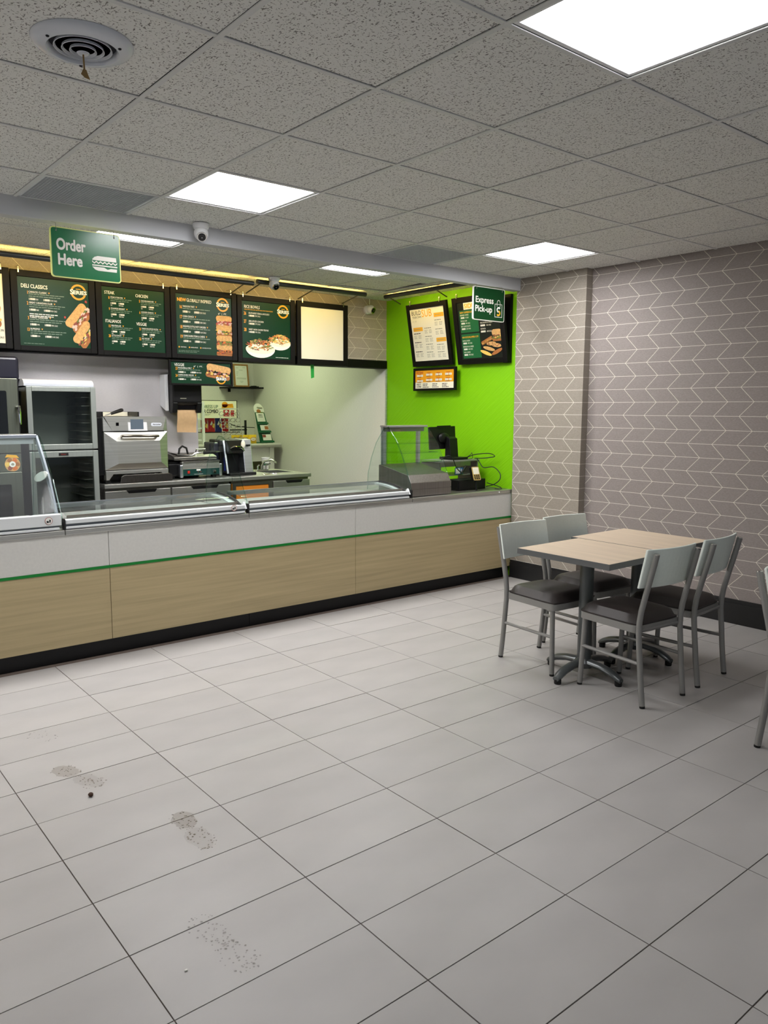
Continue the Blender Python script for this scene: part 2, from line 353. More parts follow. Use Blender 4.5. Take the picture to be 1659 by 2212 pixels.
struct(B('black_vinyl').box(WX-.018, Y0, 0, WX, PY, .155).box(WX-.012, Y0, .155, WX, PY, .182).build('baseboard_right'))
struct(B('black_vinyl').box(PX-.018, PY, 0, PX, YC-.03, .14).box(PX-.012, PY, .14, PX, YC-.03, .165).box(PX, PY-.018, 0, WX, PY, .15).build('baseboard_right'))
struct(B('wall_paint').box(X0-.1, Y0, 0, X0, YW, CZ+.12).build('wall_left'))
wf = MB().mt('wall_paint').box(X0-.1, Y0-.12, 0, WX+.1, Y0, .45).box(X0-.1, Y0-.12, 2.45, WX+.1, Y0, CZ+.12)
for a, b in ((X0-.1, -1.2), (.75, .95), (2.95, 3.15), (5.15, WX+.1)): wf.box(a, Y0-.12, .45, b, Y0, 2.45)
struct(wf.build('wall_front'))
for i, (a, b) in enumerate(((-1.2, .75), (.95, 2.95), (3.15, 5.15))):
    f = B('aluminium').box(a, Y0-.09, .45, a+.05, Y0-.03, 2.45).box(b-.05, Y0-.09, .45, b, Y0-.03, 2.45).box(a+.05, Y0-.09, .45, b-.05, Y0-.03, .50).box(a+.05, Y0-.09, 2.40, b-.05, Y0-.03, 2.45).build('window_%d' % (i+1)); struct(f)
    B('clear_glass').box(a+.05, Y0-.065, .50, b-.05, Y0-.059, 2.40).build('pane', f)
# ================================================================ CEILING FITTINGS
seen = {(1, -2): 'large glaring light panel over the open floor, farthest from the counter', (1, 2): 'square light panel next to the grey grille, above the turret camera on the beam',
        (5, 2): 'square light panel close to the chevron wall', (1, 4): 'light panel half hidden behind the hanging Order Here sign', (4, 4): 'small bright light panel beyond the beam, above the RICE BOWLS board',
        (-3, 2): 'square light panel over the far left of the dining floor', (-2, 4): 'square light panel over the left end of the kitchen aisle'}
lp = None
def relight(o, m):
    for ch in o.children:
        if ch.name.startswith('diffuser'): ch.data = ch.data.copy(); ch.data.materials[0] = MT[m]
for c, r, k in LIGHTS:
    x, y = 1.26014+.63816*(c+.5), 2.3804+.63816*(r+.5); h = .63816/2-.012
    if lp is None:
        lp = thing('ceiling_light', '', 'ceiling light')
        f = MB().mt('white_plastic')
        for a, b, c_, d in ((-h, -h, h, -h+.018), (-h, h-.018, h, h), (-h, -h+.018, -h+.018, h-.018), (h-.018, -h+.018, h, h-.018)): f.box(a, b, 0, c_, d, .02)
        f.box(-h, -h, .02, h, h, .05); f.build('light_frame', lp, local=True, bevel=.002)
        B('panel_light').box(-h+.018, -h+.018, .004, h-.018, h-.018, .016).build('diffuser', lp, local=True); o = lp
    else: o = copy_tree(lp)
    o.location = (x, y, CZ+.0045); o['group'] = 'square ceiling light panels'
    if k: relight(o, 'panel_light_kitchen')
    elif r == -2: relight(o, 'panel_light_near')
    o['label'] = seen[(c, r)]
o = copy_tree(lp, (4.55, 8.3, CZ-.04)); o['label'] = 'light panel in the recess ceiling behind the header'  # extra panel out of view, put in to brighten the recess walls
relight(o, 'recess_fill_light')
# round air diffuser
dx, dy = .941, 2.705
t = thing('air_diffuser', 'round white ceiling air diffuser with concentric rings', 'air vent', (dx, dy, CZ))
B('white_enamel').lathe((dx, dy, CZ), [(.104, .002), (.106, -.014), (.112, -.021), (.134, -.018), (.150, -.010), (.158, .0), (.158, .004)], 48).build('rim', t, smooth=True)
B('vent_dark').lathe((dx, dy, CZ), [(.106, .0015), (.0, .002)], 32).build('throat', t)
for rr, z in ((.088, -.016), (.064, -.020), (.040, -.024)):
    B('white_enamel').lathe((dx, dy, CZ), [(rr-.004, z+.007), (rr, z), (rr+.0025, z+.0005), (rr, z+.009), (rr-.004, z+.007)], 40).build('ring', t, smooth=True)
B('white_enamel').lathe((dx, dy, CZ), [(.0, -.033), (.016, -.032), (.020, -.028), (.0, -.022)], 28).build('hub', t, smooth=True)
for a in (75, 195, 315): B('vent_dark').ball((dx+.124*math.cos(R(a)), dy+.124*math.sin(R(a)), CZ-.020), .006, .006, .004, 8, 4).build('screw', t)
B('tag_tan').tube([(dx, dy, CZ-.03), (dx+.002, dy, CZ-.085)], .003, 6).slab((dx-.010, dy, CZ-.108), (1, -.3, 0), (0, 0, 1), (.3, 1, 0), [(0, .014), (.012, .004), (.026, 0), (.022, .010), (.016, .028), (.006, .028)], .004).build('control_cord', t)
for i, (c, r) in enumerate(GRILLES):
    x, y = 1.26014+.63816*c, 2.3804+.63816*r; g = .0102; y1 = min(y+.638, 4.815)
    t = thing('return_grille', ['grey eggcrate return grille above the Order Here sign', 'grey eggcrate grille against the beam, towards the far wall'][i], 'air vent', (x+.3, y+.25, CZ), group='eggcrate ceiling grilles')
    B('grille_grey').box(x+g, y+g, CZ+.003, x+.638-g, y+g+.015, CZ+.02).box(x+g, y1-.018, CZ+.003, x+.638-g, y1-.003, CZ+.02).box(x+g, y+g, CZ+.003, x+g+.015, y1, CZ+.02).box(x+.638-g-.015, y+g, CZ+.003, x+.638-g, y1, CZ+.02).build('grille_frame', t)
    mb = MB().mt('grille_grey')
    for k in range(1, 38): xx = x+g+.0162*k; mb.box(xx-.001, y+g, CZ+.005, xx+.001, y1-.005, CZ+.016)
    for k in range(1, 30): yy = y+g+.0162*k; mb.box(x+g, yy-.001, CZ+.005, x+.638-g, yy+.001, CZ+.016)
    mb.build('grille_core', t, kind='stuff')
    B('duct_grey').box(x+g, y+g, CZ+.03, x+.638-g, y1, CZ+.034).build('duct_back', t)
# cameras
def dome(loc, label, dirv, wall=False):
    t = thing('security_camera', label, 'security camera', loc, group='white security cameras'); x, y, z = loc; d = Vector(dirv).normalized()
    if wall:
        B('white_plastic').tube([(x, y, z+.055), (x, y, z+.11)], .004, 6).build('cable', t)
        B('white_plastic').lathe((x, y+.018, z), [(.046, .03), (.046, .0), (.03, -.01)], 20, 'y').build('mount', t, smooth=True); c = Vector((x, y-.02, z))
    else:
        B('white_plastic').lathe(loc, [(.052, 0), (.052, -.018), (.046, -.032), (.03, -.04)], 24).build('mount', t, smooth=True); c = Vector((x, y, z-.062))
    B('white_plastic').ball(c, .046, .046, .046, 20, 12).build('ball', t, smooth=True)
    r = d.cross(Vector((0, 0, 1))).normalized(); u = r.cross(d)
    pts = [(.024*math.cos(2*PI*k/20), .024*math.sin(2*PI*k/20)) for k in range(20)]
    B('lens_black').slab(c+d*.0455, r, u, d, pts, .014).build('lens', t)
    pts = [(.033*math.cos(2*PI*k/20), .033*math.sin(2*PI*k/20)) for k in range(20)]
    B('steel_bright').slab(c+d*.040, r, u, d, pts, .02).build('bezel', t)
dome((2.348, 4.735, CZ), 'white turret camera on the ceiling beside the beam, above the menu', (-.25, -.8, -.75))
dome((3.778, 6.20, CZ), 'small white turret camera hanging below the long light bar', (.05, -.8, -.65))
dome((5.275, 6.715, 2.635), 'white ball camera mounted on the chevron header near the green wall', (.28, -.8, -.35), True)
# ================================================================ SIGNS AND MENU BOARDS
class Sheet:
    """a printed face: frac coords u 0..1 from the left, v 0..1 from the top; o = top-left corner"""
    def __init__(s, t, o, U, V, w, h):
        s.t = t; s.o = Vector(o); s.U = Vector(U).normalized(); s.D = -Vector(V).normalized(); s.N = s.U.cross(-s.D); s.w = w; s.h = h; s.b = {}
    def P(s, u, v, l=0): return s.o+s.U*(u*s.w)+s.D*(v*s.h)+s.N*(l*.0006)
    def mb(s, part): return s.b.setdefault(part, MB())
    def rect(s, part, key, u0, v0, u1, v1, l=1):
        s.mb(part).mt(key).add([s.P(u0, v1, l), s.P(u1, v1, l), s.P(u1, v0, l), s.P(u0, v0, l)], [(0, 1, 2, 3)])
    def poly(s, part, key, pts, l=1):
        for ax, lim, sg in ((0, 0, 1), (0, 1, -1), (1, 0, 1), (1, 1, -1)):      # keep the print inside its sheet
            out = []
            for k in range(len(pts)):
                a, b = pts[k-1], pts[k]; da, db = (a[ax]-lim)*sg, (b[ax]-lim)*sg
                if (da >= 0) != (db >= 0): q = da/(da-db); out.append((a[0]+(b[0]-a[0])*q, a[1]+(b[1]-a[1])*q))
                if db >= 0: out.append(b)
            pts = out
            if len(pts) < 3: return
        s.mb(part).mt(key).add([s.P(u, v, l) for u, v in pts], [tuple(range(len(pts)))])
    def ell(s, part, key, u, v, ru, rv, l=1, rot=0, n=16, jag=0, rnd=random):
        ca, sa = math.cos(rot), math.sin(rot); pts = []
        for k in range(n):
            a = -2*PI*k/n; q = 1+rnd.uniform(-jag, jag); x, y = ru*s.w*math.cos(a)*q, rv*s.h*math.sin(a)*q
            pts.append((u+(x*ca-y*sa)/s.w, v+(x*sa+y*ca)/s.h))
        s.poly(part, key, pts, l)
    def text(s, key, body, u, v, h, w=None, bold=.012, cond=.8, l=2, align='L', part='lettering'):
        s.mb(part).mt(key).text(body, s.P(u, v, l), s.U, -s.D, h*s.h, w*s.w if w else None, bold, cond, align)
    def lines(s, key, u, v, ws, dv, th=.006, l=1):
        for i, w in enumerate(ws):       # fine print too small to read: broken hairlines
            x = u; 
            while x < u+w-.01:
                d = min(random.uniform(.03, .075), u+w-x); s.rect('fine_print', key, x, v+i*dv, x+d, v+i*dv+th, l); x += d+.008
    def sub(s, u, v, L, T, rot, fill, key='bread'):
        """open filled roll seen from the side: lower bun, ragged filling, upper bun"""
        ca, sa = math.cos(rot), math.sin(rot)
        def Q(x, y): return (u+(x*ca-y*sa)/s.w, v+(x*sa+y*ca)/s.h)
        rnd = random.Random(int(u*1e4+v*1e3)); P_ = 'food_picture'
        def bun(y0, y1, k, l):
            n = 7; r = abs(y1-y0)*.5; top = []
            for i in range(n+1): a = PI/2*i/n; top.append((-L/2+r-r*math.sin(PI/2-a+0) if False else -L/2+r-r*math.cos(a), y1+(y0-y1)*(math.sin(a)*.5+.5)))
            pts = [(-L/2, y0+(y1-y0)*.5)]+[(-L/2+r*(1-math.cos(PI/2*i/n)), y0+(y1-y0)*(.5-.5*math.sin(PI/2*i/n))) for i in range(1, n+1)]
            pts += [(L/2-r*(1-math.cos(PI/2*i/n)), y0+(y1-y0)*(.5-.5*math.sin(PI/2*i/n))) for i in range(n, 0, -1)]+[(L/2, y0+(y1-y0)*.5)]
            pts += [(L/2-r*.3, y1), (-L/2+r*.3, y1)]
            s.poly(P_, k, [Q(*p) for p in pts], l)
        bun(T*.5, T*.12, 'bread_dark', 1); bun(-T*.5, 0, key, 3)
        for i in range(int(16+L/T*12)):
            x = rnd.uniform(-.46, .46)*L; y = rnd.uniform(-.02, .30)*T; k = rnd.choice(fill); a = rnd.uniform(0, PI)
            pts = [(x+T*rnd.uniform(.04, .13)*math.cos(a+2*PI*j/7)*1.4, y+T*rnd.uniform(.03, .09)*math.sin(a+2*PI*j/7)) for j in range(7)]
            s.poly(P_, k, [Q(*p) for p in pts], 4+.2*i)
    def series(s, u, v, r):
        """round badge: two orange arrows chasing each other round the word SERIES"""
        rv = r*s.w/s.h
        for a0, a1 in ((20, 158), (200, 338)):
            o, i_ = [], []
            for k in range(11):
                a = R(a0+(a1-a0)*k/10); o.append((u+r*math.cos(a), v-rv*math.sin(a))); i_.append((u+r*.76*math.cos(a), v-rv*.76*math.sin(a)))
            for k in range(10): s.poly('badge', 'print_orange', [o[k], o[k+1], i_[k+1], i_[k]], 3)
            a = R(a0); d = -R(16)
            s.poly('badge', 'print_orange', [(u+r*1.08*math.cos(a), v-rv*1.08*math.sin(a)), (u+r*.66*math.cos(a), v-rv*.66*math.sin(a)), (u+r*.9*math.cos(a+d), v-rv*.9*math.sin(a+d))], 3)
        s.rect('badge', 'print_green', u-r*1.06, v-rv*.30, u+r*1.06, v+rv*.30, 4)
        s.text('print_white', 'S', u-r*1.02, v+rv*.28, rv*.60, r*.36, .05, part='badge', l=5); s.text('print_white', 'ERIES', u-r*.62, v+rv*.26, rv*.46, r*1.66, .05, part='badge', l=5)
        s.rect('badge', 'print_amber', u-r*.30, v-rv*.42, u+r*.30, v-rv*.34, 5)
    def item(s, num, name, u, v, du, hs, nlines, price, cal, wname=None, wl=.4, stack=False):
        """one dish: orange number, name, fine print, price pills and calories"""
        s.text('print_orange', num, u, v, hs*1.75, None, .03, .62, align='R')
        s.text('print_white', name, u+du, v-hs*.75, hs, wname, .02, .7)
        x1 = u+du+(wname or .3)+.02
        s.poly('badge', 'print_orange', [(x1, v-hs*1.6), (x1+.012, v-hs*.75), (x1+.024, v-hs*1.6)], 2)
        s.lines('print_faint', u+du, v-hs*.25, [wl*(1-.12*(i % 2)) for i in range(nlines)], hs*1.15, hs*.34)
        vp = v-hs*.25+nlines*hs*1.15+hs*1.05; a = u+du
        for k, (pr, ca) in enumerate(zip(price, cal)):
            b = a+k*(.125 if stack else .20)
            s.text('print_white', '$', b, vp, hs*1.0, None, .02, .7); s.rect('price_pill', 'print_pill', b+.018, vp-hs*1.0, b+(.085 if stack else .085), vp+hs*.05, 2)
            s.text('print_grey', pr, b+.028, vp-hs*.2, hs*.6, None, .0, .8, 3, part='price_pill')
            if stack: s.text('print_white', ca, b, vp+hs*1.25, hs*.8, None, .0, .65)
            else:
                s.rect('lettering', 'print_white', b+.091, vp-hs*.95, b+.0935, vp, 2); s.text('print_white', ca, b+.098, vp, hs*.85, None, .0, .68)
    def finish(s, names=None):
        for part, mb in s.b.items(): mb.build(part, s.t, kind='stuff')
def board(name, label, x0, x1, z0, z1, y=6.70, inset=(.05, .05, .05, .04), back='print_green', tilt=0, group='menu boards on the header', frame=.028, hooks=True):
    """framed menu board hanging in front of the chevron header; returns its printed sheet"""
    t = thing(name, label, 'menu board', ((x0+x1)/2, y, z0), group=group)
    l, r, tp, bt = inset
    f = B('black_frame').box(x0, y-frame, z0, x0+l, y, z1).box(x1-r, y-frame, z0, x1, y, z1).box(x0+l, y-frame, z1-tp, x1-r, y, z1).box(x0+l, y-frame, z0, x1-r, y, z0+bt)
    f.box(x0+l, y-.006, z0+bt, x1-r, y, z1-tp).build('frame', t, bevel=.003)
    w, h = x1-x0-l-r, z1-z0-tp-bt
    B(back).box(x0+l, y-.018, z0+bt, x1-r, y-.012, z1-tp).build('print_sheet', t)
    if hooks:
        for xx in (x0+.06, x1-.06): B('steel_bright').box(xx-.004, y-frame-.004, z1-.02, xx+.004, y-frame, z1+.03).box(xx-.004, y-frame-.004, z1+.026, xx+.004, y+.05, z1+.030).build('hook', t)
    return Sheet(t, (x0+l, y-.0186, z1-tp), (1, 0, 0), (0, 0, 1), w, h)
FILL = ['meat', 'meat', 'onion', 'lettuce', 'cheese']
# leftmost, cut by the frame of the photo
s = board('menu_board', 'cream menu board showing half a sandwich, left of the DELI CLASSICS board', 1.035, 1.672, 2.035, 2.655, back='print_cream')
s.sub(.55, .60, .44, .20, 0, FILL); s.text('print_black', 'RECIPE IN', .98, .83, .035, None, .02, .7, align='R'); s.text('print_black', '570 CALS', .98, .93, .03, None, .0, .7, align='R')
s.finish()
s = board('menu_board', 'green menu board headed DELI CLASSICS with two cut rolls', 1.679, 2.331, 2.028, 2.650)
s.text('print_white', 'DELI CLASSICS', .05, .155, .055, .36, .03)
for i, (n, nm, v, pl, w, c) in enumerate((('1', 'CANUCK CLASSIC', .245, 2, .25, ('550', '1100 CALS')), ('2', 'GREAT CANADIAN CLUB', .40, 2, .32, ('460', '920 CALS')), ('3', 'TURKEY RANCHER', .615, 3, .25, ('490', '980 CALS')), ('13', 'SUPREMO', .785, 3, .13, ('570', '1140 CALS')))):
    s.item(n, nm, .135, v, .012, .027, pl if pl == 2 else 2, ('6.79', '11.29'), c, w, .50)
s.lines('print_white', .147, .525, [.40, .33], .028, .012); s.lines('print_faint', .05, .965, [.28], .02, .006)
s.series(.85, .155, .115)
s.sub(.845, .545, .235, .135, R(-52), ['meat', 'onion', 'meat', 'onion', 'lettuce']); s.sub(.925, .79, .21, .13, R(-56), ['meat', 'onion', 'cheese', 'lettuce'])
for u, v in ((.64, .55), (.955, .29)): s.ell('food_picture', 'print_red', u, v, .016, .018, 2, .4, 8, .3)
s.finish()
s = board('menu_board', 'green menu board listing STEAK, CHICKEN, ITALIANOS and VEGGIE, no pictures', 2.338, 2.990, 2.022, 2.640)
for hd_, u, v, w in (('STEAK', .045, .115, .155), ('CHICKEN', .53, .125, .20), ('ITALIANOS', .045, .56, .24), ('VEGGIE', .53, .575, .165)): s.text('print_white', hd_, u, v, .050, w, .02)
for n, nm, u, v, w, c in (('8', "STEAK N' BACON", .12, .19, .19, ('500', '1000 CALS')), ('9', 'STAMPEDE BRISKET', .12, .365, .22, ('750', '1500 CALS')), ('15', 'MEATBALLER', .12, .635, .15, ('650', '1300 CALS')), ('20', 'LITTLE DICEY', .12, .79, .15, ('640', '1280 CALS')),
                          ('5', 'CHICKEN RANCHER', .60, .205, .21, ('550', '1100 CALS')), ('6', 'CHICKEN CRUNCH', .60, .385, .20, ('530', '1060 CALS')), ('21', 'TANDOORI-SPICED MOZZA', .60, .65, .27, ('510', '1020 CALS')), ('22', 'BIG VEGGIE', .60, .81, .12, ('530', '1060 CALS'))):
    s.item(n, nm, u, v, .015, .024, 2, ('7.29', '11.79'), c, w, .33, True)
s.finish()
s = board('menu_board', 'green menu board headed NEW GLOBALLY INSPIRED with a tall stacked sandwich', 2.997, 3.652, 2.024, 2.645)
s.text('print_orange', 'NEW', .03, .125, .055, .15, .05); s.text('print_white', 'GLOBALLY INSPIRED', .19, .125, .055, .44, .015)
for n, nm, v, w, c in (('16', 'TANDOORI TWIST', .245, .21, ('750', '1500 CALS')), ('17', 'CUBAN CRUNCH', .41, .19, ('690', '1380 CALS')), ('18', 'NASHVILLE-STYLE HOT CHICKEN', .575, .40, ('580', '1160 CALS')), ('19', 'CHIMICHURRI STEAK & CHEESE', .735, .38, ('480', '960 CALS'))):
    s.item(n, nm, .105, v, .012, .032, 1, ('7.99', '12.49'), c, w, .48)
for u, tx in ((.04, 'VEGETARIAN'), (.22, 'BAKED & SPICED'), (.42, 'CANADIAN PROTEIN')): s.ell('badge', 'print_orange', u, .885, .012, .013, 2); s.text('print_white', tx, u+.025, .893, .018, None, .0, .7)
s.lines('print_faint', .03, .94, [.36, .32], .022, .006)
s.series(.835, .125, .112); s.text('print_white', '6"  |  FT.', .75, .295, .030, .16, .01)
for k, v in enumerate((.40, .56, .74, .895)): s.sub(.855, v+.01, .165, .105, 0, (['meat', 'print_red', 'onion'], ['lettuce', 'onion', 'cheese', 'meat'], ['lettuce', 'meat', 'lettuce', 'carrot'], ['meat', 'bread_dark', 'carrot'])[k])
s.finish()
s = board('menu_board', 'green menu board headed RICE BOWLS with two filled white bowls', 3.660, 4.300, 2.018, 2.640)
s.text('print_white', 'RICE BOWLS', .05, .125, .055, .31, .015); s.text('print_amber', 'MADE WITH SEASONED BROWN RICE & MULTIGRAIN BLEND', .05, .158, .018, .58, .02)
for n, nm, v, w, c in (('26', 'SOUTHWEST STEAK & AVOCADO', .245, .42, '590 CALS'), ('27', 'JERK-SPICED CHICKEN', .385, .30, '570 CALS'), ('28', 'SWEET ONION CHICKEN TERIYAKI', .53, .40, '490 CALS')):
    s.text('print_orange', n, .04, v, .058, None, .03, .62); s.text('print_white', nm, .135, v-.022, .030, w, .02); s.text('print_white', '$', .135, v+.022, .028, None, .02, .7)
    s.rect('price_pill', 'print_pill', .155, v-.006, .25, v+.024, 2); s.text('print_grey', '11.49', .17, v+.014, .018, None, .0, .8, 3, part='price_pill'); s.text('print_white', c, .262, v+.022, .028, None, .0, .7)
s.series(.845, .135, .118); s.lines('print_white', .68, .965, [.27], .02, .008)
def bowl(u, v, ru, rv, seed, keys):
    rnd = random.Random(seed)
    pts = [(u-ru, v)]+[(u-ru*math.cos(a), v+rv*.62*math.sin(a)) for a in [PI*k/14 for k in range(1, 14)]]+[(u+ru, v)]
    s.poly('food_picture', 'print_white', pts, 2 if seed == 2 else 12); s.ell('food_picture', 'print_cream', u, v, ru, rv*.34, 2.3 if seed == 2 else 12.3, 0, 20)
    for i in range(110):
        a = rnd.uniform(0, 2*PI); q = math.sqrt(rnd.random())*.88
        s.ell('food_picture', rnd.choice(keys), u+ru*q*math.cos(a), v-rv*.20+rv*.40*q*math.sin(a)-rv*.32*(1-q), rnd.uniform(.012, .05), rnd.uniform(.007, .015), (2.4 if seed == 2 else 12.4)+i*.05, rnd.uniform(-1, 1), 7, .3, rnd)
bowl(.77, .70, .235, .22, 2, ['lettuce', 'cheese', 'bread', 'carrot', 'bread_dark', 'cheese']); bowl(.36, .83, .30, .26, 3, ['bread_dark', 'bread_dark', 'lettuce', 'carrot', 'bread', 'bread', 'lettuce', 'meat'])
s.finish()
# blank board: frame with a plain cream insert
s = board('menu_board', 'blank cream menu board with no print, last on the chevron header', 4.328, 4.955, 2.022, 2.645, back='print_cream', inset=(.045, .055, .055, .055)); s.finish()
# small board under the others
s = board('menu_board', 'small wide green board headed VEGGIE hanging below the row of menu boards', 2.950, 3.580, 1.782, 2.006, 6.665, (.018, .018, .016, .018), hooks=False)
s.text('print_white', 'VEGGIE', .055, .20, .135, .16, .02)
for n, nm, v, w, c in (('23', 'MOZZARELLA MELT', .37, .22, ('530', '1060 CALS')), ('24', 'CHIMICHURRI VEGGIE', .70, .25, ('620', '1240 CALS'))): s.item(n, nm, .105, v, .01, .072, 1, ('7.99', '12.29'), c, w, .36)
s.text('print_white', '6"  |  FT.', .37, .22, .07, .15, .01); s.sub(.785, .42, .25, .125, R(9), ['cheese', 'onion', 'meat', 'print_dark']); s.series(.83, .74, .085); s.finish()
# boards on the green wall, leaning out at the top
def lean_board(label, y0, y1, z0, z1, inset, back, group):
    """faces -X; hangs from the light rail with its top away from the wall"""
    t = thing('menu_board', label, 'menu board', (5.50, (y0+y1)/2, z0), group=group)
    o = Vector((5.495, y1, z0)); U = Vector((0, -1, 0)); V = Vector((5.385-5.495, 0, z1-z0)).normalized(); N = U.cross(V); w = y1-y0; h = (z1-z0)/V.z
    l, r, tp, bt = inset
    f = MB().mt('black_frame')
    for a, b, c, d in ((0, 0, l, h), (w-r, 0, w, h), (l, 0, w-r, bt), (l, h-tp, w-r, h)): f.slab(o, U, V, N, [(a, b), (c, b), (c, d), (a, d)], .03)
    f.build('frame', t, bevel=.002)
    B(back).slab(o-N*.008, U, V, N, [(l, bt), (w-r, bt), (w-r, h-tp), (l, h-tp)], .016).build('print_sheet', t)
    for q in (.08, w-.08): p = o+U*q+V*h; B('steel_bright').box(p.x-.012, p.y-.005, p.z-.012, p.x+.004, p.y+.005, p.z+.035).build('hook', t)
    return Sheet(t, o+U*l+V*(h-tp)-N*.0074, U, V, w-l-r, h-tp-bt)
s = lean_board('cream board headed BUILD YOUR OWN SUB on the green wall', 5.655, 6.25, 2.018, 2.640, (.045, .045, .05, .055), 'print_cream', 'boards on the green wall')
s.text('print_black', 'BUILD', .05, .115, .085, .28, .0); s.text('print_black', 'YOUR OWN', .06, .175, .042, .27, .0); s.text('print_amber', 'SUB', .35, .165, .145, .29, .02); s.text('print_grey', '6"  |  FT.', .06, .25, .03, None, .0, .8)
for u, v, w in ((.05, .35, .28), (.70, .115, .28), (.70, .58, .28)): s.rect('highlight_box', 'print_amber', u, v, u+w, v+.075, 1); s.lines('print_grey', u+.03, v+.03, [w-.08], .03, .010, 2)
for u, vs in ((.05, (.46, .63, .81)), (.38, (.37, .53, .68, .83)), (.70, (.24, .41, .70, .84))):
    for v in vs:
        s.lines('print_black' if u < .1 else 'print_grey', u, v, [.20], .03, .014)
        for a in (0, .13): s.lines('print_grey', u+a, v+.045, [.09, .08, .09], .025, .008)
s.finish()
s = lean_board('dark green SIDES board with breads and cookies, partly behind the Express Pick-up sign', 4.925, 5.575, 2.012, 2.640, (.055, .055, .05, .05), 'print_dark', 'boards on the green wall')
s.rect('highlight_box', 'print_green_mid', .05, .14, .50, .53, 1); s.rect('highlight_box', 'print_green_mid', .05, .555, .50, .985, 1)
s.rect('highlight_box', 'print_cream', .17, .01, .50, .13, 1); s.text('print_amber', 'SIDES', .19, .105, .075, .29, .04)
for v, tx in ((.19, 'NEW COFFEES & DRINKS'), (.625, 'NEW FOOTLONG DIPPERS  6" | FT.')): s.text('print_amber', tx, .07, v, .028, .40, .03)
for v, nm, p in ((.235, 'BREWED COFFEE', '0 CALS'), (.335, 'SPICED CHAI', '190 CALS'), (.43, 'HOT CHOCOLATE', '220 CALS'), (.685, 'HAM & CHEESE', '490 CALS'), (.79, 'PEPPERONI & CHEESE', '550 CALS'), (.89, 'TWO CHEESE', '480 CALS')):
    s.text('print_cream', nm, .07, v, .026, None, .02, .75); s.rect('price_pill', 'print_pill', .08, v+.018, .17, v+.047, 2); s.text('print_cream', p, .19, v+.045, .026, None, .02, .75)
for v, nm, p in ((.295, 'SOUP', '200 CALS'), (.40, 'MACARONI & CHEESE', '350 CALS'), (.505, 'POTATO', '400 CALS')): s.text('print_cream', nm, .54, v, .028, None, .02, .75); s.rect('price_pill', 'print_pill', .54, v+.018, .65, v+.050, 2); s.text('print_cream', p, .68, v+.048, .026, None, .02, .75)
s.sub(.66, .70, .15, .035, R(-20), ['bread', 'cheese'], 'bread_dark'); s.sub(.90, .62, .12, .11, 0, ['meat', 'cheese', 'lettuce'])
for u, v, a in ((.76, .755, 0), (.88, .79, .1)): s.ell('food_picture', 'bread', u, v, .11, .035, 8, a, 14, .06); [s.ell('food_picture', 'meat', u+random.uniform(-.08, .08), v+random.uniform(-.02, .02), .010, .010, 9, 0, 6) for _ in range(6)]
for u, v, a, k in ((.62, .91, .35, 'cheese'), (.70, .84, .25, 'bread'), (.88, .90, -.35, 'bread_dark')): s.ell('food_picture', k, u, v, .14, .032, 10, a, 14)
s.finish()
B('black_frame').box(5.515, 4.925, 2.01, 5.549, 5.0, 2.63).build('backing_strip', s.t)
# small orange/white board, upright
t = thing('menu_board', 'small orange and white EXTRAS board below the cream board on the green wall', 'menu board', (5.5, 5.89, 1.767), group='boards on the green wall')
f = MB().mt('black_frame')
for a in ((5.575, 1.767, 5.60, 1.998), (6.18, 1.767, 6.205, 1.998), (5.60, 1.767, 6.18, 1.79), (5.60, 1.975, 6.18, 1.998)): f.box(5.46, a[0], a[1], 5.485, a[2], a[3])
f.build('frame', t, bevel=.002); B('print_cream').box(5.470, 5.60, 1.79, 5.482, 6.18, 1.975).build('print_sheet', t); B('steel').box(5.485, 5.85, 1.85, 5.55, 5.93, 1.92).build('bracket', t)
s = Sheet(t, (5.4694, 6.18, 1.975), (0, -1, 0), (0, 0, 1), .58, .185)
s.rect('highlight_box', 'print_orange', 0, 0, 1, .66, .5); s.text('print_red', 'EXTRAS', .03, .17, .11, .18, .03)
for i in range(4):
    for j in range(2):
        u, v = .04+.245*i, .24+.29*j-(.04*i if i == 0 else .05)
        s.rect('fine_print', 'print_red', u+.02, v-.05, u+.12, v-.02, 1)
        for k in (0, .09): s.rect('price_pill', 'print_pill', u+k, v, u+k+.075, v+.11, 1); s.text('print_grey', '1.50', u+k+.01, v+.085, .055, None, 0, .8)
        s.rect('fine_print', 'print_black', u+.01, v+.13, u+.12, v+.155, 1)
s.text('print_black', 'MAKE IT', .04, .82, .085, .11, .03); s.text('print_black', 'A COMBO', .04, .94, .085, .12, .03)
for u in (.20, .45, .70): s.lines('print_black', u, .74, [.13, .12, .17], .085, .035)
s.finish()
# hanging signs
def sign(name, label, x0, x1, z0, z1, y, key, edge):
    t = thing(name, label, 'sign', ((x0+x1)/2, y, z0)); w, h = x1-x0, z1-z0
    B(edge).slab((x0, y, z0), (1, 0, 0), (0, 0, 1), (0, -1, 0), rrect(w, h, .018), .014).build('sign_edge', t)
    B(key).slab((x0, y-.0008, z0), (1, 0, 0), (0, 0, 1), (0, -1, 0), rrect(w-.012, h-.012, .014, 4, .006, .006), .0004).build('sign_face', t)
    for xx in (x0+.035, x1-.035):
        mb = MB().mt('steel_bright'); mb.tube([(xx, y-.004, z1-.022), (xx, y+.003, z1+.02), (xx, y+.09, 2.645)], .0016, 5); mb.ball((xx, y-.002, z1-.022), .004, .002, .004, 8, 4); mb.build('hanger', t)
    return Sheet(t, (x0, y-.0014, z1), (1, 0, 0), (0, 0, 1), w, h)
s = sign('hanging_sign', 'green hanging sign reading Order Here with a sandwich outline', 1.419, 1.822, 2.322, 2.603, 4.75, 'sign_green', 'sign_edge')
s.text('print_pill', 'Order', .085, .44, .22, .40, .045, l=1); s.text('print_pill', 'Here', .10, .74, .22, .33, .045, l=1)
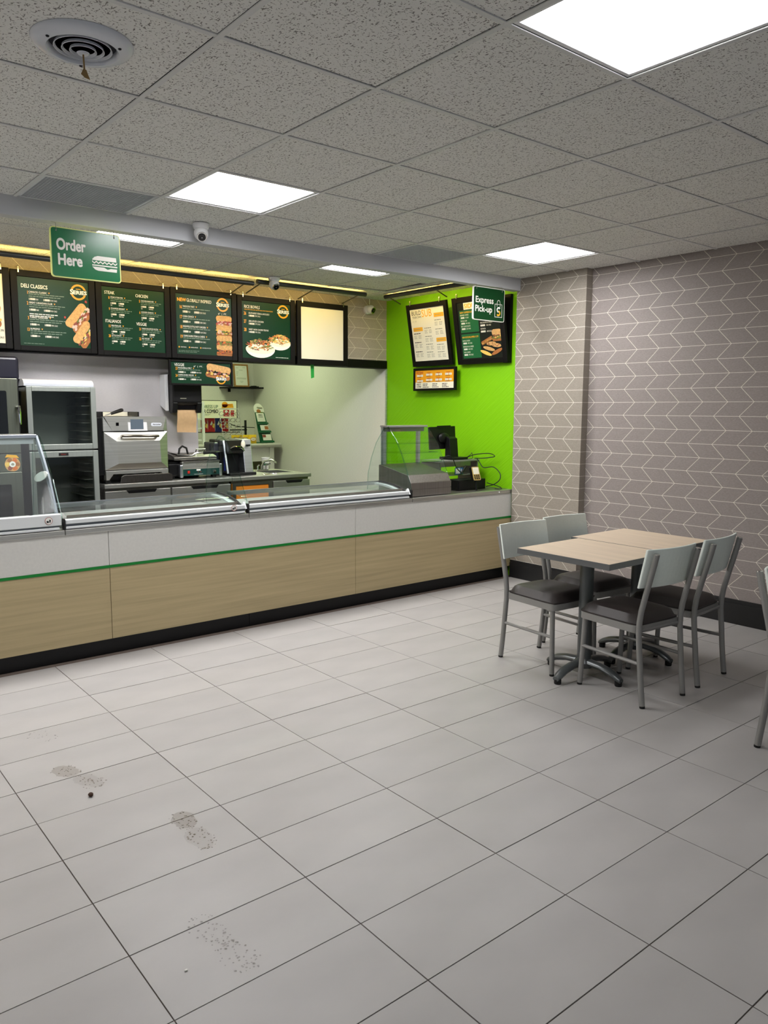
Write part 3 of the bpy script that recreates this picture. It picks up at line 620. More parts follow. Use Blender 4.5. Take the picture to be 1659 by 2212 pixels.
K = 'sandwich_picture'
s.poly(K, 'print_pill', [(.58, .555), (.61, .51), (.66, .485), (.93, .485), (.935, .575), (.58, .575)][::-1], 1)
zz = [(.575+.37*i/12, .615+(.018 if i % 2 else -.018)) for i in range(13)]
for i in range(12): a, b = zz[i], zz[i+1]; s.poly(K, 'print_pill', [(a[0], a[1]+.014), (b[0], b[1]+.014), (b[0], b[1]-.012), (a[0], a[1]-.012)], 1)
s.rect(K, 'print_pill', .575, .665, .945, .69, 1); s.poly(K, 'print_pill', [(.575, .71), (.615, .765), (.66, .785), (.935, .785), (.94, .72), (.85, .72), (.80, .745), (.75, .71)], 1)
s.finish()
s = sign('hanging_sign', 'dark green hanging sign reading Express Pick-up with a bag outline', 4.850, 5.240, 2.337, 2.617, 4.75, 'sign_green_dark', 'print_pill')
s.text('print_pill', 'Express', .07, .475, .185, .56, .03, l=1); s.text('print_pill', 'Pick-up', .06, .74, .185, .53, .03, l=1)
a, b, c, d = .675, .92, .46, .865; q = .013
for r_ in ((a, c, b, c+q*1.3), (a, d-q*1.3, b, d), (a, c, a+q, d), (b-q, c, b, d), (.745, .42, .745+q, .54), (.845, .42, .845+q, .54)): s.rect(K, 'print_pill', *r_, 1)
ar = [(.8015-.05*math.cos(PI*k/10), .42-.085*math.sin(PI*k/10)) for k in range(11)]; ai = [(.8015-.037*math.cos(PI*k/10), .42-.067*math.sin(PI*k/10)) for k in range(11)]
for k in range(10): s.poly(K, 'print_pill', [ar[k], ai[k], ai[k+1], ar[k+1]], 1)
# emblem: two interlocked arrows forming an S
def arc(cu, cv, r0, r1, a0, a1, key, kv):
    P0 = [(cu+r0*math.cos(R(a0+(a1-a0)*k/10)), cv-kv*r0*math.sin(R(a0+(a1-a0)*k/10))) for k in range(11)]; P1 = [(cu+r1*math.cos(R(a0+(a1-a0)*k/10)), cv-kv*r1*math.sin(R(a0+(a1-a0)*k/10))) for k in range(11)]
    for k in range(10): s.poly('emblem', key, [P0[k], P0[k+1], P1[k+1], P1[k]] if a1 > a0 else [P0[k], P1[k], P1[k+1], P0[k+1]], 2)
kv = .39/.28
arc(.80, .635, .062, .028, 70, 270, 'print_white', kv); arc(.80, .735, .062, .028, -110, 90, 'print_amber', kv)
s.poly('emblem', 'print_white', [(.815, .535), (.815, .625), (.862, .575)], 2.2); s.poly('emblem', 'print_amber', [(.785, .745), (.785, .835), (.738, .795)], 2.2)
s.finish()
# green tape on the header trim
tag(B('tape_green').slab((4.528, 6.742, 1.885), (1, 0, 0), (0, 0, 1), (0, -1, 0), [(.006, 0), (.044, .012), (.042, .14), (0, .14)], .001).build('tape_strip', origin=(4.55, 6.742, 1.885)), 'strip of green tape hanging from the black trim under the blank board', 'tape')
# light bars over the boards
def light_bar(label, x0, x1, y, z, arms, along='x'):
    t = thing('light_bar', label, 'light', ((x0+x1)/2, y, z) if along == 'x' else (y, (x0+x1)/2, z), group='slim light bars over the menu boards')
    p = (lambda a, dy, dz: (a, y+dy, z+dz)) if along == 'x' else (lambda a, dy, dz: (y+dy, a, z+dz))
    B('tube_body').tube([p(x0, 0, 0), p(x1, 0, 0)], .021, 14).build('bar', t, smooth=True)
    a, b = p(x0+.02, .019, -.004), p(x1-.02, .026, .016); B('led_strip').box(a[0], a[1], a[2]-.010, b[0], b[1], b[2]-.010).build('light_strip', t)
    for q in arms: B('tube_body').tube([p(q, .01, 0), p(q+.03, .36 if along == 'x' else .20, -.055)], .006, 6).build('arm', t)
light_bar('long dark light bar over the boards at left', -.6, 3.62, 6.30, 2.690, (.9, 2.3, 3.55))
light_bar('shorter dark light bar over the RICE BOWLS board and the blank board', 3.66, 4.90, 6.30, 2.712, (3.72, 4.3, 4.84))
light_bar('dark light bar over the boards on the green wall', 4.94, 6.36, 5.20, 2.722, (5.0, 5.62, 6.32), 'y')
# ================================================================ SERVICE COUNTER
t = thing('service_counter', 'long service counter with pale wood lower panels, white fascia and a green stripe', 'counter', (2.5, YC, 0))
SE = [-1.55, -.253, 1.722, 3.694, 5.545]
for a, b in zip(SE, SE[1:]):
    B('counter_wood').box(a+.0015, YC, .097, b-.0015, YC+.02, .563).build('wood_panel', t, bevel=.001)
    B('laminate_white').box(a+.0015, YC, .580, b-.0015, YC+.02, .800).build('fascia_panel', t, bevel=.001)
B('stripe_green').box(-1.55, YC-.003, .563, 5.548, YC+.02, .580).build('stripe', t)
for a, b in ((-1.55, .72), (.723, 2.727), (2.730, 5.53)): B('black_plastic').box(a, YC+.012, 0, b, YC+.05, .096).build('kickplate', t)
B('print_black').box(-1.55, YC+.02, .05, 5.545, YC+.70, .70).build('carcass', t)
for i, (a, b) in enumerate(((-1.55, 1.4555), (1.4585, 2.7315), (2.7345, 4.288), (4.293, 5.548))):
    B('steel').box(a, YC-.008, .800, b, YC+.055, .832).build('worktop_edge', t, bevel=.003)
    B('brushed_taupe' if i == 3 else 'steel').box(a, YC+.055, .800 if i == 3 else .818, b, YC+.74 if i == 3 else YC+.075, .832).build('worktop', t)
    if i < 3:
        B('steel').box(a, YC+.40, .80, b, YC+.46, .842).build('divider_rail', t); B('cutting_board').box(a+.01, YC+.46, .815, b-.01, YC+.74, .845).build('cutting_board', t, bevel=.003)
        B('well_dark').box(a, YC+.075, .70, b, YC+.40, .712).build('well', t)
        n = max(2, round((b-a)/.33)); w = (b-a)/n
        for k in range(n):
            if a+k*w > .6: f = MB().mt('steel').box(a+k*w+.012, YC+.09, .79, a+(k+1)*w-.012, YC+.105, .822).box(a+k*w+.012, YC+.37, .79, a+(k+1)*w-.012, YC+.385, .822).box(a+k*w+.004, YC+.09, .79, a+k*w+.016, YC+.385, .822).mt('well_dark').box(a+k*w+.016, YC+.105, .735, a+(k+1)*w-.012, YC+.37, .742); f.build('food_pan', t)
tag(B('white_plastic').lathe((5.36, YC-.009, .815), [(.008, 0), (.006, -.004)], 12, 'y').build('bolt_cap', t))
def guard(label, x0, x1, high=False):
    """front rail of stacked aluminium sections with a hinged curved pane"""
    g = thing('sneeze_guard', label, 'sneeze guard', ((x0+x1)/2, YC, .832), group='glass sneeze guards on the counter')
    e = x1-.028
    if high: B('rail_white').box(x0, YC+.002, .862, e+.012, YC+.05, .932).box(x0, YC-.002, .835, e, YC+.05, .852).build('front_rail', g, bevel=.004)
    else: B('rail_white').box(x0+.004, YC+.002, .866, e, YC+.05, .894).box(x0+.004, YC-.003, .836, e, YC+.05, .852).build('front_rail', g, bevel=.004)
    B('rail_groove').box(x0+.004, YC+.004, .852, e, YC+.045, .866 if not high else .862).build('rail_groove', g)
    if not high:
        q = [(YC+.03, .893), (YC+.10, .921), (YC+.18, .938), (YC+.27, .949), (YC+.385, .954)]
        pr = q+[(y, z-.006) for y, z in reversed(q)]
        B('lid_glass').prof_x(pr, x0+.03, e-.03).build('folded_pane', g, smooth=True)
        pr2 = [(y, z+.004) for y, z in q]+[(y, z-.010) for y, z in reversed(q)]
        B('black_rubber').prof_x(pr2, e-.03, e-.012).build('pane_seal', g)
        B('rail_white').prof_x([(y, z-.012) for y, z in q]+[(y, z-.026) for y, z in reversed(q)], e-.075, e-.035).build('pane_bracket', g)
        B('rail_white').prof_x([(YC+.0, .866), (YC+.10, .866), (YC+.03, .915)], e, e+.016).build('end_bracket', g)
        B('aluminium').box(x0+.03, YC+.375, .925, e-.03, YC+.388, .957).build('back_trim', g); B('well_shade_strip').box(x0+.03, YC+.052, .866, e-.03, YC+.060, .914).build('well_shade_strip', g)  # added strip coloured like the shadow inside the front wall of the well
    return g
def fin(x, pts, g):
    """upright glass fin between two guards"""
    pr = pts+[(pts[-1][0], pts[0][1])] if False else pts
    B('clear_glass').prof_x(pr, x-.003, x+.003).build('glass_fin', g)
    mb = MB().mt('edge_glass')
    mb.tube([(x, y, z) for y, z in pts], .0035, 6); mb.build('fin_edge', g)
    B('black_rubber').box(x-.004, YC-.004, .834, x+.004, YC+.035, .90).build('fin_foot', g)
g1 = guard('tall curved glass display guard with a flat top shelf, on the counter', -1.5, 1.457, True)
arcp = [(4.885, .845), (4.947, .954), (5.065, 1.13), (5.179, 1.271), (5.25, 1.345), (5.308, 1.392)]
B('dusty_glass').prof_x([(y+.002, z) for y, z in arcp]+[(y+.008, z-.003) for y, z in reversed(arcp)], -1.5, 1.43).build('curved_pane', g1, smooth=True)
B('aluminium').box(-1.5, 5.295, 1.382, 1.437, 5.47, 1.406).build('top_shelf', g1, bevel=.004)
B('grille_grey').box(-1.5, 5.31, 1.345, 1.42, 5.34, 1.382).build('lamp_trough', g1)
fin(1.457, arcp+[(5.47, 1.40), (5.50, 1.2), (5.54, .85)], g1)
B('arm_grey').prof_x([(4.905, .86), (4.94, .86), (5.10, 1.10), (5.20, 1.235), (5.335, 1.39), (5.30, 1.40), (5.17, 1.265), (5.06, 1.13)], 1.432, 1.444).build('end_arm', g1)
B('steel_bright').tube([(1.40, 5.09, .90), (1.40, 5.09, 1.02)], .007, 8).build('stay_rod', g1, smooth=True)
B('back_plate').slab((1.415, 5.31, 1.118), (0, -1, .19), (0, .1, 1), (-1, 0, 0), [(.13+.145*math.cos(2*PI*k/20), .028*math.sin(2*PI*k/20)) for k in range(20)], .006).build('oval_plate', g1)
def sticker(g, x, z):
    c = [(.022*math.cos(2*PI*k/24), .022*math.sin(2*PI*k/24)) for k in range(24)]
    f = MB().mt('print_red').slab((x, YC-.0015, z), (1, 0, 0), (0, 0, 1), (0, -1, 0), c, 0).mt('print_white').slab((x, YC-.002, z), (1, 0, 0), (0, 0, 1), (0, -1, 0), [(a*.9, b*.9) for a, b in c], 0)
    f.mt('print_black').slab((x, YC-.0025, z), (1, 0, 0), (0, 0, 1), (0, -1, 0), [(-.013, -.012), (.0, -.012), (.0, -.002), (-.006, .001), (-.013, .0)], 0).slab((x, YC-.0025, z), (1, 0, 0), (0, 0, 1), (0, -1, 0), [(.003, -.012), (.009, -.011), (.012, .004), (.006, .008), (.002, .004)], 0)
    f.build('warning_sticker', g)
sticker(g1, 1.366, .897)
g2 = guard('glass guard folded flat over the middle food well, with a round sticker', 1.460, 2.733)
fin(2.733, [(4.88, .85), (4.90, .92), (5.03, 1.16), (5.161, 1.322), (5.25, 1.366), (5.313, 1.37), (5.42, 1.28), (5.498, 1.169), (5.53, 1.05), (5.54, .85)], g2)
sticker(g2, 2.617, .880)
g3 = guard('glass guard folded flat over the food well next to the pastry case', 2.736, 4.288)
fin(4.288, [(4.87, .86), (4.90, .96), (5.03, 1.225), (5.12, 1.35), (5.19, 1.425), (5.26, 1.40), (5.36, 1.28), (5.43, 1.14), (5.475, 1.0), (5.485, .86)], g3)
# ---------------------------------------------------------------- pastry case
t = thing('pastry_case', 'small countertop pastry case with curved glass sides and empty glass shelves', 'display case', (4.55, 5.15, .832))
x0, x1 = 4.318, 4.785
B('brushed_taupe').prof_x([(4.925, .836), (5.36, .836), (5.36, 1.085), (5.345, 1.09), (4.962, 1.018), (4.925, .955)], x0, x1).build('base', t, bevel=.003)
B('brushed_taupe').box(x0-.003, 4.918, .838, x1+.003, 4.926, .895).box(x0-.003, 4.918, .899, x1+.003, 4.926, .953).build('base_panel', t, bevel=.002)
gp = [(4.963, 1.018), (5.03, 1.16), (5.10, 1.285), (5.18, 1.375), (5.25, 1.425), (5.335, 1.42), (5.345, 1.09)]
for xx in (x0+.004, x1-.004): B('clear_glass').prof_x(gp, xx-.003, xx+.003).build('side_pane', t); B('edge_glass').tube([(xx, y, z) for y, z in gp[:6]], .0035, 6).build('pane_edge', t)
fr = gp[:5]; B('clear_glass').prof_x(fr+[(y+.006, z-.004) for y, z in reversed(fr)], x0+.01, x1-.01).build('front_pane', t, smooth=True)
B('aluminium').box(x0-.002, 5.235, 1.418, x1+.002, 5.345, 1.434).build('top_cap', t, bevel=.003)
B('steel_dark').box(x0+.02, 5.26, 1.38, x1-.02, 5.34, 1.418).build('lamp_housing', t)
for xx in (x0+.012, x1-.045): B('aluminium').box(xx, 5.315, 1.09, xx+.03, 5.343, 1.42).build('shelf_post', t)
for z, y in ((1.275, 5.125), (1.195, 5.07), (1.115, 5.025)): B('clear_glass').box(x0+.015, y, z, x1-.015, 5.325, z+.006).build('shelf', t); B('edge_glass').box(x0+.015, y-.002, z, x1-.015, y, z+.006).build('shelf_edge', t)
# ---------------------------------------------------------------- till
t = thing('till_stand', 'grey shelf stand for the till on the counter by the green wall', 'stand', (5.2, 5.4, .832))
B('tube_grey').box(4.93, 5.22, 1.085, 5.46, 5.52, 1.10).build('shelf', t, bevel=.002); B('oven_door').box(4.93, 5.215, 1.045, 5.33, 5.222, 1.088).build('front_lip', t)

for a in (5.445, 4.95): B('tube_grey').box(a, 5.24, .8335, a+.015, 5.50, 1.085).build('leg', t)
B('tube_grey').box(4.965, 5.24, .955, 5.445, 5.5, .963).build('lower_shelf', t)
B('black_plastic').tube([(5.19, 5.20, .975), (5.27, 5.215, 1.045)], .009, 6).build('brace', t)
t = thing('till_monitor', 'black till monitor seen from behind, on the shelf by the green wall', 'monitor', (5.16, 5.42, 1.10))
B('black_plastic').slab((5.0, 5.43, 1.195), (1, -.02, .02), (-.02, .06, 1), (0, -1, .06), rrect(.335, .215, .006), .018).build('panel', t, bevel=.002)
B('black_plastic').slab((5.09, 5.425, 1.405), (1, -.02, .02), (-.02, .06, 1), (0, -1, .06), [(0, 0), (.17, 0), (.17, .016), (0, .016)], .012).build('camera_bar', t)
B('black_plastic').prof_x([(5.34, 1.112), (5.42, 1.112), (5.42, 1.31), (5.40, 1.32), (5.36, 1.30)], 5.185, 5.29).build('neck', t, bevel=.004)
B('black_plastic').ball((5.17, 5.42, 1.305), .07, .02, .05).build('hinge', t, smooth=True); B('black_plastic').box(5.14, 5.25, 1.101, 5.33, 5.45, 1.125).build('foot', t, bevel=.004)
tag(B('black_plastic').box(5.01, 5.06, .8335, 5.375, 5.215, .93).box(5.02, 5.055, .845, 5.365, 5.06, .92).build('cash_drawer', bevel=.003, origin=(5.3, 5.2, .834)), 'black cash drawer box on the counter below the till shelf', 'cash drawer')
t = thing('card_reader', 'tan card reader with a keypad on a stalk in front of the till', 'card reader', (5.184, 4.99, .834))
o, U, V, N = Vector((5.140, 4.985, .925)), Vector((1, -.12, 0)).normalized(), Vector((0, .3, 1)).normalized(), None; N = U.cross(V)
B('black_plastic').slab(o-N*.003, U, V, N, rrect(.092, .135, .014), .03).build('body', t, bevel=.002); B('reader_tan').slab(o+N*.001, U, V, N, rrect(.084, .127, .012, 4, .004, .004), .004).build('cover', t)
B('print_cream').slab(o+N*.0016, U, V, N, rrect(.066, .062, .004, 3, .013, .062), .0004).build('screen', t)
mb = MB().mt('print_dark')
for i in range(3):
    for j in range(3): mb.slab(o+N*.003, U, V, N, rrect(.017, .010, .002, 2, .014+.023*i, .014+.015*j), .002)
mb.build('key', t); B('black_plastic').tube([(5.184, 4.990, .834), (5.184, 5.005, .94)], .010, 8).build('stalk', t)
t = thing('payment_card_sign', 'small blue and white square sign hanging under the till shelf', 'sign', (5.25, 5.18, .96))
B('reader_blue').box(5.135, 5.225, .966, 5.24, 5.231, 1.030).build('sign_plate', t); B('print_white').box(5.14, 5.223, .974, 5.198, 5.225, 1.024).box(5.210, 5.223, .980, 5.223, 5.225, 1.020).build('print', t); B('tube_grey').box(5.17, 5.231, 1.020, 5.21, 5.239, 1.05).build('clip', t)
def cord(pts, label, r=.0045, m='cable'):
    P = [Vector((p[0]-(.05 if p[0] > 5.43 else 0), p[1], p[2])) for p in pts]; out = []
    for i in range(len(P)-1):
        a, b, c, d = P[max(i-1, 0)], P[i], P[i+1], P[min(i+2, len(P)-1)]
        for k in range(6):
            q = k/6; out.append(.5*((2*b)+(c-a)*q+(2*a-5*b+4*c-d)*q*q+(3*b-a-3*c+d)*q**3))
    out.append(P[-1]); tag(B(m).tube(out, r, 6).build('cable', smooth=True, origin=tuple(P[0])), label, 'cable', 'cables around the till')
cord([(5.36, 5.30, 1.115), (5.42, 5.25, 1.145), (5.53, 5.12, 1.16), (5.535, 5.05, 1.135), (5.46, 5.10, 1.12), (5.40, 5.23, 1.112)], 'dark cable looping off the right end of the till shelf')
cord([(5.40, 5.20, 1.11), (5.41, 5.17, 1.07), (5.44, 5.10, 1.03), (5.51, 5.04, 1.035), (5.535, 4.98, .98), (5.525, 4.97, .92), (5.51, 5.03, .87), (5.50, 5.12, .845)], 'longest dark cable, in a big loop beside the card reader')
cord([(5.50, 5.11, .88), (5.515, 5.0, .86), (5.525, 4.945, .842), (5.46, 4.91, .8385), (5.40, 4.96, .8385)], 'dark cable lying in a loop on the counter by the cash drawer')
cord([(4.97, 5.24, 1.11), (4.99, 5.19, 1.15), (5.05, 5.18, 1.13), (5.13, 5.20, 1.03), (5.18, 5.18, .98), (5.13, 5.17, .972)], 'dark cable drooping in front of the till shelf')
cord([(5.345, 5.29, 1.115), (5.35, 5.235, 1.15), (5.37, 5.24, 1.165), (5.39, 5.25, 1.13), (5.36, 5.235, 1.107), (5.25, 5.232, 1.107)], 'tangled thin cable around the monitor foot', .003, 'wire_black')
# ================================================================ BACK COUNTER
YB, ZB = 6.60, .925
def prep(label, x0, x1, doors, yb):
    t = thing('prep_counter', label, 'counter', ((x0+x1)/2, YB+.2, 0), group='steel counters along the back wall')
    B('steel').box(x0, YB, ZB-.036, x1, yb-.01, ZB).build('worktop', t, bevel=.003); B('steel_dark').box(x0+.01, YB+.045, .12, x1-.01, yb-.02, ZB-.036).build('body', t)
    B('black_plastic').box(x0+.02, YB+.06, 0, x1-.02, yb-.05, .12).build('plinth', t)
    for a, b, k in doors:
        d = B(k).box(a+.008, YB+.018, .17, b-.008, YB+.045, ZB-.062).build('door', t, bevel=.003)
        c = (a+b)/2+(.03 if k != 'orange_panel' else 0); w = (b-a)*.23
        B('black_plastic').slab((c, YB+.017, ZB-.062), (1, 0, 0), (0, 0, 1), (0, -1, 0), [(-w, 0), (-w+.02, -.026), (w-.02, -.026), (w, 0)], .004).build('door_grip', d)
    return t
t = prep('steel back counter carrying the oven and the contact grill', 2.318, 3.528, [(2.318, 2.925, 'steel'), (2.925, 3.528, 'steel')], YW)
t = prep('steel back counter carrying the coffee machine and the sink, with an orange front', 3.531, 4.430, [(3.531, 3.985, 'orange_panel'), (3.985, 4.430, 'steel')], YR)
f = B('steel_dark').box(3.54, YB+.012, .17, 3.575, YB+.02, ZB-.06).box(3.935, YB+.012, .17, 3.978, YB+.02, ZB-.06).box(3.575, YB+.012, ZB-.085, 3.935, YB+.02, ZB-.06).build('door_frame', t)
B('steel_bright').box(4.06, 6.80, ZB, 4.34, 7.10, ZB+.004).build('sink_rim', t); B('vent_dark').box(4.08, 6.82, ZB+.004, 4.32, 7.08, ZB+.005).build('sink_bowl', t)
t = thing('faucet', 'chrome faucet at the sink on the back counter', 'faucet', (4.16, 7.14, ZB))
B('chrome').tube([(4.17, 7.14, ZB), (4.17, 7.14, ZB+.05), (4.19, 7.12, ZB+.10), (4.24, 7.06, ZB+.115), (4.26, 7.0, ZB+.09)], .012, 10).build('spout', t, smooth=True); B('chrome').box(4.10, 7.12, ZB+.001, 4.24, 7.17, ZB+.015).build('base', t, bevel=.004)
B('chrome').tube([(4.12, 7.14, ZB), (4.12, 7.14, ZB+.05), (4.10, 7.08, ZB+.065)], .009, 8).tube([(4.22, 7.14, ZB), (4.22, 7.14, ZB+.06), (4.25, 7.09, ZB+.075)], .009, 8).build('handle', t, smooth=True)
t = thing('paper_cup', 'white paper cup beside the faucet on the back counter', 'cup', (4.255, 7.2, ZB)); t['label'] = 'tall white paper cup standing behind the faucet'
B('paper').lathe((4.262, 7.22, ZB), [(.030, 0), (.044, .128), (.047, .13), (.044, .134), (.040, .128), (.027, .004)], 24).build('cup_body', t, smooth=True); B('stand_green').lathe((4.262, 7.22, ZB+.05), [(.0362, 0), (.0385, .03)], 24).build('printed_band', t)
tag(B('chrome').tube([(3.93, 6.66, ZB+.006), (4.02, 6.68, ZB+.008), (4.06, 6.67, ZB+.012)], [.005, .004, .012], 8).ball((3.91, 6.655, ZB+.008), .02, .014, .006).build('spoon', smooth=True, origin=(3.95, 6.66, ZB)), 'metal spoon lying on the back counter beside the coffee machine', 'spoon')
# ---------------------------------------------------------------- oven
t = thing('countertop_oven', 'stainless countertop oven with a handle across the door and a small screen', 'oven', (2.62, 6.95, ZB))
x0, x1, y = 2.340, 2.910, 6.64
B('black_plastic').box(x0-.045, y+.03, 1.0, x1-.01, 6.985, 1.495).build('body', t, bevel=.006)
def facet(mb, a, b, c, d, ya, yb, ia, ib, ic, id_):
    """raised frame: outer rectangle a..c at depth ya, inner ia.. at yb"""
    O = [(a[0], ya, a[1]), (b[0], ya, b[1]), (c[0], ya, c[1]), (d[0], ya, d[1])]; I = [(ia[0], yb, ia[1]), (ib[0], yb, ib[1]), (ic[0], yb, ic[1]), (id_[0], yb, id_[1])]; K = [(p[0], y+.05, p[2]) for p in O]
    return mb.add(O+I+K, [(4, 5, 6, 7)]+[(i, (i+1) % 4, 4+(i+1) % 4, 4+i) for i in range(4)]+[(i, 8+i, 8+(i+1) % 4, (i+1) % 4) for i in range(4)])
facet(B('steel'), (x0, 1.378), (x1, 1.378), (x1-.004, 1.502), (x0, 1.502), y, y-.014, (x0+.075, 1.380), (x1-.045, 1.380), (x1-.012, 1.499), (x0+.008, 1.499)).build('control_panel', t)
d = facet(B('steel'), (x0+.004, 1.045), (x1, 1.045), (x1, 1.370), (x0+.004, 1.370), y, y-.034, (x0+.11, 1.100), (x1-.075, 1.100), (x1-.085, 1.292), (x0+.10, 1.292)).build('door', t)
B('bronze_handle').tube([(x0+.15, y-.01, 1.335), (x0+.145, y-.05, 1.337), (x0+.16, y-.058, 1.338), (x1-.12, y-.058, 1.334), (x1-.105, y-.05, 1.332), (x1-.11, y-.01, 1.33)], .0115, 10).build('door_handle', d, smooth=True)
B('steel').slab((x0+.008, y-.004, 0), (1, 0, 0), (0, 0, 1), (0, -1, 0), [(0, .958), (.025, .958), (.065, 1.008), (x1-x0-.075, 1.008), (x1-x0-.035, .968), (x1-x0-.008, .968), (x1-x0-.008, 1.038), (0, 1.038)], .05).build('lower_apron', t, bevel=.002)
B('brushed_taupe').slab((x0+.055, y+.03, 0), (1, 0, 0), (0, -.25, 1), (0, -1, -.25), [(0, .945), (.46, .945), (.455, 1.0), (.43, 1.012), (.03, 1.012), (.008, 1.0)], .01).build('vent_panel', t)
B('black_plastic').box(x0+.02, y+.05, ZB, x0+.06, y+.09, 1.0).box(x1-.06, y+.05, ZB, x1-.02, y+.09, 1.0).box(x0+.02, 6.9, ZB, x0+.06, 6.94, 1.0).box(x1-.06, 6.9, ZB, x1-.02, 6.94, 1.0).build('foot', t)
b = B('white_plastic').slab((2.553, y-.0155, 1.379), (1, 0, 0), (0, .02, 1), (0, -1, 0), [(0, 0), (.17, 0), (.165, .112), (-.004, .112)], .003).build('screen_bezel', t); B('screen_grey').slab((2.573, y-.0162, 1.393), (1, 0, 0), (0, .02, 1), (0, -1, 0), [(0, 0), (.115, 0), (.115, .086), (0, .086)], .001).build('screen', b)
B('lens_black').box(2.445, y-.017, 1.424, 2.470, y-.012, 1.452).build('switch', t)
n_ = B('white_enamel').slab((2.758, y-.016, 1.418), (1, 0, 0), (0, 0, 1), (0, -1, 0), rrect(.095, .030, .010), .003).build('maker_plate', t); B('print_black').text('Merrychef', (2.775, y-.0165, 1.428), (1, 0, 0), (0, 0, 1), .011, .070, .03).build('lettering', n_)
B('black_plastic').box(x0-.048, y+.06, 1.33, x0-.044, y+.20, 1.46).build('vent_grille', t)
t = thing('baking_tray', 'shallow black rimmed tray with pale liner on top of the oven', 'tray', (2.53, 6.9, 1.495))
B('black_plastic').box(2.36, 6.72, 1.496, 2.69, 6.97, 1.502).box(2.36, 6.72, 1.50, 2.372, 6.97, 1.543).box(2.678, 6.72, 1.50, 2.69, 6.97, 1.543).box(2.36, 6.96, 1.50, 2.69, 6.97, 1.543).box(2.36, 6.72, 1.50, 2.69, 6.73, 1.505).build('tray_pan', t)
B('print_cream').box(2.374, 6.95, 1.503, 2.676, 6.958, 1.541).box(2.374, 6.732, 1.502, 2.676, 6.95, 1.505).build('liner', t)
t = thing('oven_scoop', 'scoop with a thick black handle resting across the tray on the oven', 'scoop', (2.52, 6.86, 1.506))
B('steel').slab((2.45, 6.84, 1.512), (1, .1, .35), (0, 1, 0), (-.3, 0, 1), [(0, 0), (.06, .01), (.06, .05), (0, .07)], .004).build('blade', t); B('black_plastic').tube([(2.49, 6.86, 1.524), (2.52, 6.86, 1.535), (2.585, 6.86, 1.556), (2.60, 6.86, 1.560)], [.011, .014, .017, .012], 10).build('handle', t, smooth=True)
# ---------------------------------------------------------------- contact grill
t = thing('contact_grill', 'ribbed contact grill with a steel front and green control strip', 'grill', (3.22, 6.95, ZB))
x0, x1, y = 3.055, 3.475, 6.72
B('black_plastic').box(x0-.09, y+.03, ZB+.03, x1-.02, 6.985, 1.065).build('body', t, bevel=.006); B('black_plastic').box(x0-.06, y+.06, ZB, x0-.02, y+.1, ZB+.03).box(x1-.06, y+.06, ZB, x1-.02, y+.1, ZB+.03).box(x0-.06, 6.9, ZB, x0-.02, 6.94, ZB+.03).build('foot', t)
mb = MB().mt('black_rubber')
for i in range(3): mb.tube([(x0-.092, y+.06+.065*i, .965), (x0-.096, y+.09+.065*i, 1.0), (x0-.092, y+.11+.065*i, .975)], .010, 6)
mb.build('side_vent', t)
B('steel').box(x0+.02, y-.01, 1.015, x1-.018, y+.03, 1.085).build('front_plate', t, bevel=.003); B('panel_teal').box(x0+.03, y-.006, .955, x1-.02, y+.03, 1.015).build('control_strip', t)
B('aluminium').box(x0, y-.014, .940, x0+.03, y+.03, 1.055).box(x1-.02, y-.014, .940, x1+.005, y+.03, 1.055).build('end_cheek', t, bevel=.004); B('steel_bright').box(x0+.03, y-.022, 1.078, x1-.02, y+.03, 1.092).build('drip_lip', t)
B('switch_red').box(x0+.075, y-.012, .975, x0+.097, y-.006, 1.0).build('switch', t); B('chrome').lathe((x1-.075, y-.006, .985), [(.018, 0), (.016, -.016), (0, -.018)], 16, 'y').build('knob', t, smooth=True)
B('print_grey').text('Waring', (x0+.16, y-.0105, 1.045), (1, 0, 0), (0, 0, 1), .022, .12, .01).mt('print_white').text('PANINI SUPREMO', (x0+.14, y-.0068, .962), (1, 0, 0), (0, 0, 1), .007, .09).slab((x0+.165, y-.0065, .997), (1, 0, 0), (0, 0, 1), (0, -1, 0), rrect(.042, .015, .005), .001).mt('switch_red').box(x0+.18, y-.008, .983, x0+.186, y-.006, .989).box(x0+.205, y-.008, .983, x0+.211, y-.006, .989).build('lettering', t)
B('black_plastic').box(x0-.07, y+.06, 1.066, x1-.02, 6.975, 1.082).build('lower_plate', t); B('steel_dark').prof_x([(y+.02, 1.098), (6.975, 1.10), (6.975, 1.155), (y+.12, 1.150), (y+.02, 1.125)], x0-.04, x1-.03).build('lid', t, bevel=.004)
B('steel_bright').tube([(x0-.05, y+.22, 1.15), (x0-.06, y+.15, 1.175), (x0-.03, y-.03, 1.150), (x0+.10, y-.06, 1.145), (x0+.14, y-.05, 1.165), (x1-.10, y-.05, 1.168), (x1+.02, y+.05, 1.165)], .008, 8).build('handle_bar', t, smooth=True); B('black_rubber').tube([(x0+.22, y-.05, 1.166), (x0+.34, y-.05, 1.168)], .015, 10).build('grip', t, smooth=True)
B('black_rubber').tube([(x0+.04, y+.10, 1.14), (x0+.05, y+.10, 1.20), (x0+.08, y+.10, 1.225), (x0+.12, y+.10, 1.205), (x0+.135, y+.10, 1.14)], .010, 8).build('cable_guide', t, smooth=True); B('steel_bright').tube([(x0+.22, y+.12, 1.15), (x0+.23, y+.12, 1.19), (x0+.32, y+.12, 1.19), (x0+.33, y+.12, 1.15)], .006, 6).build('spring', t)
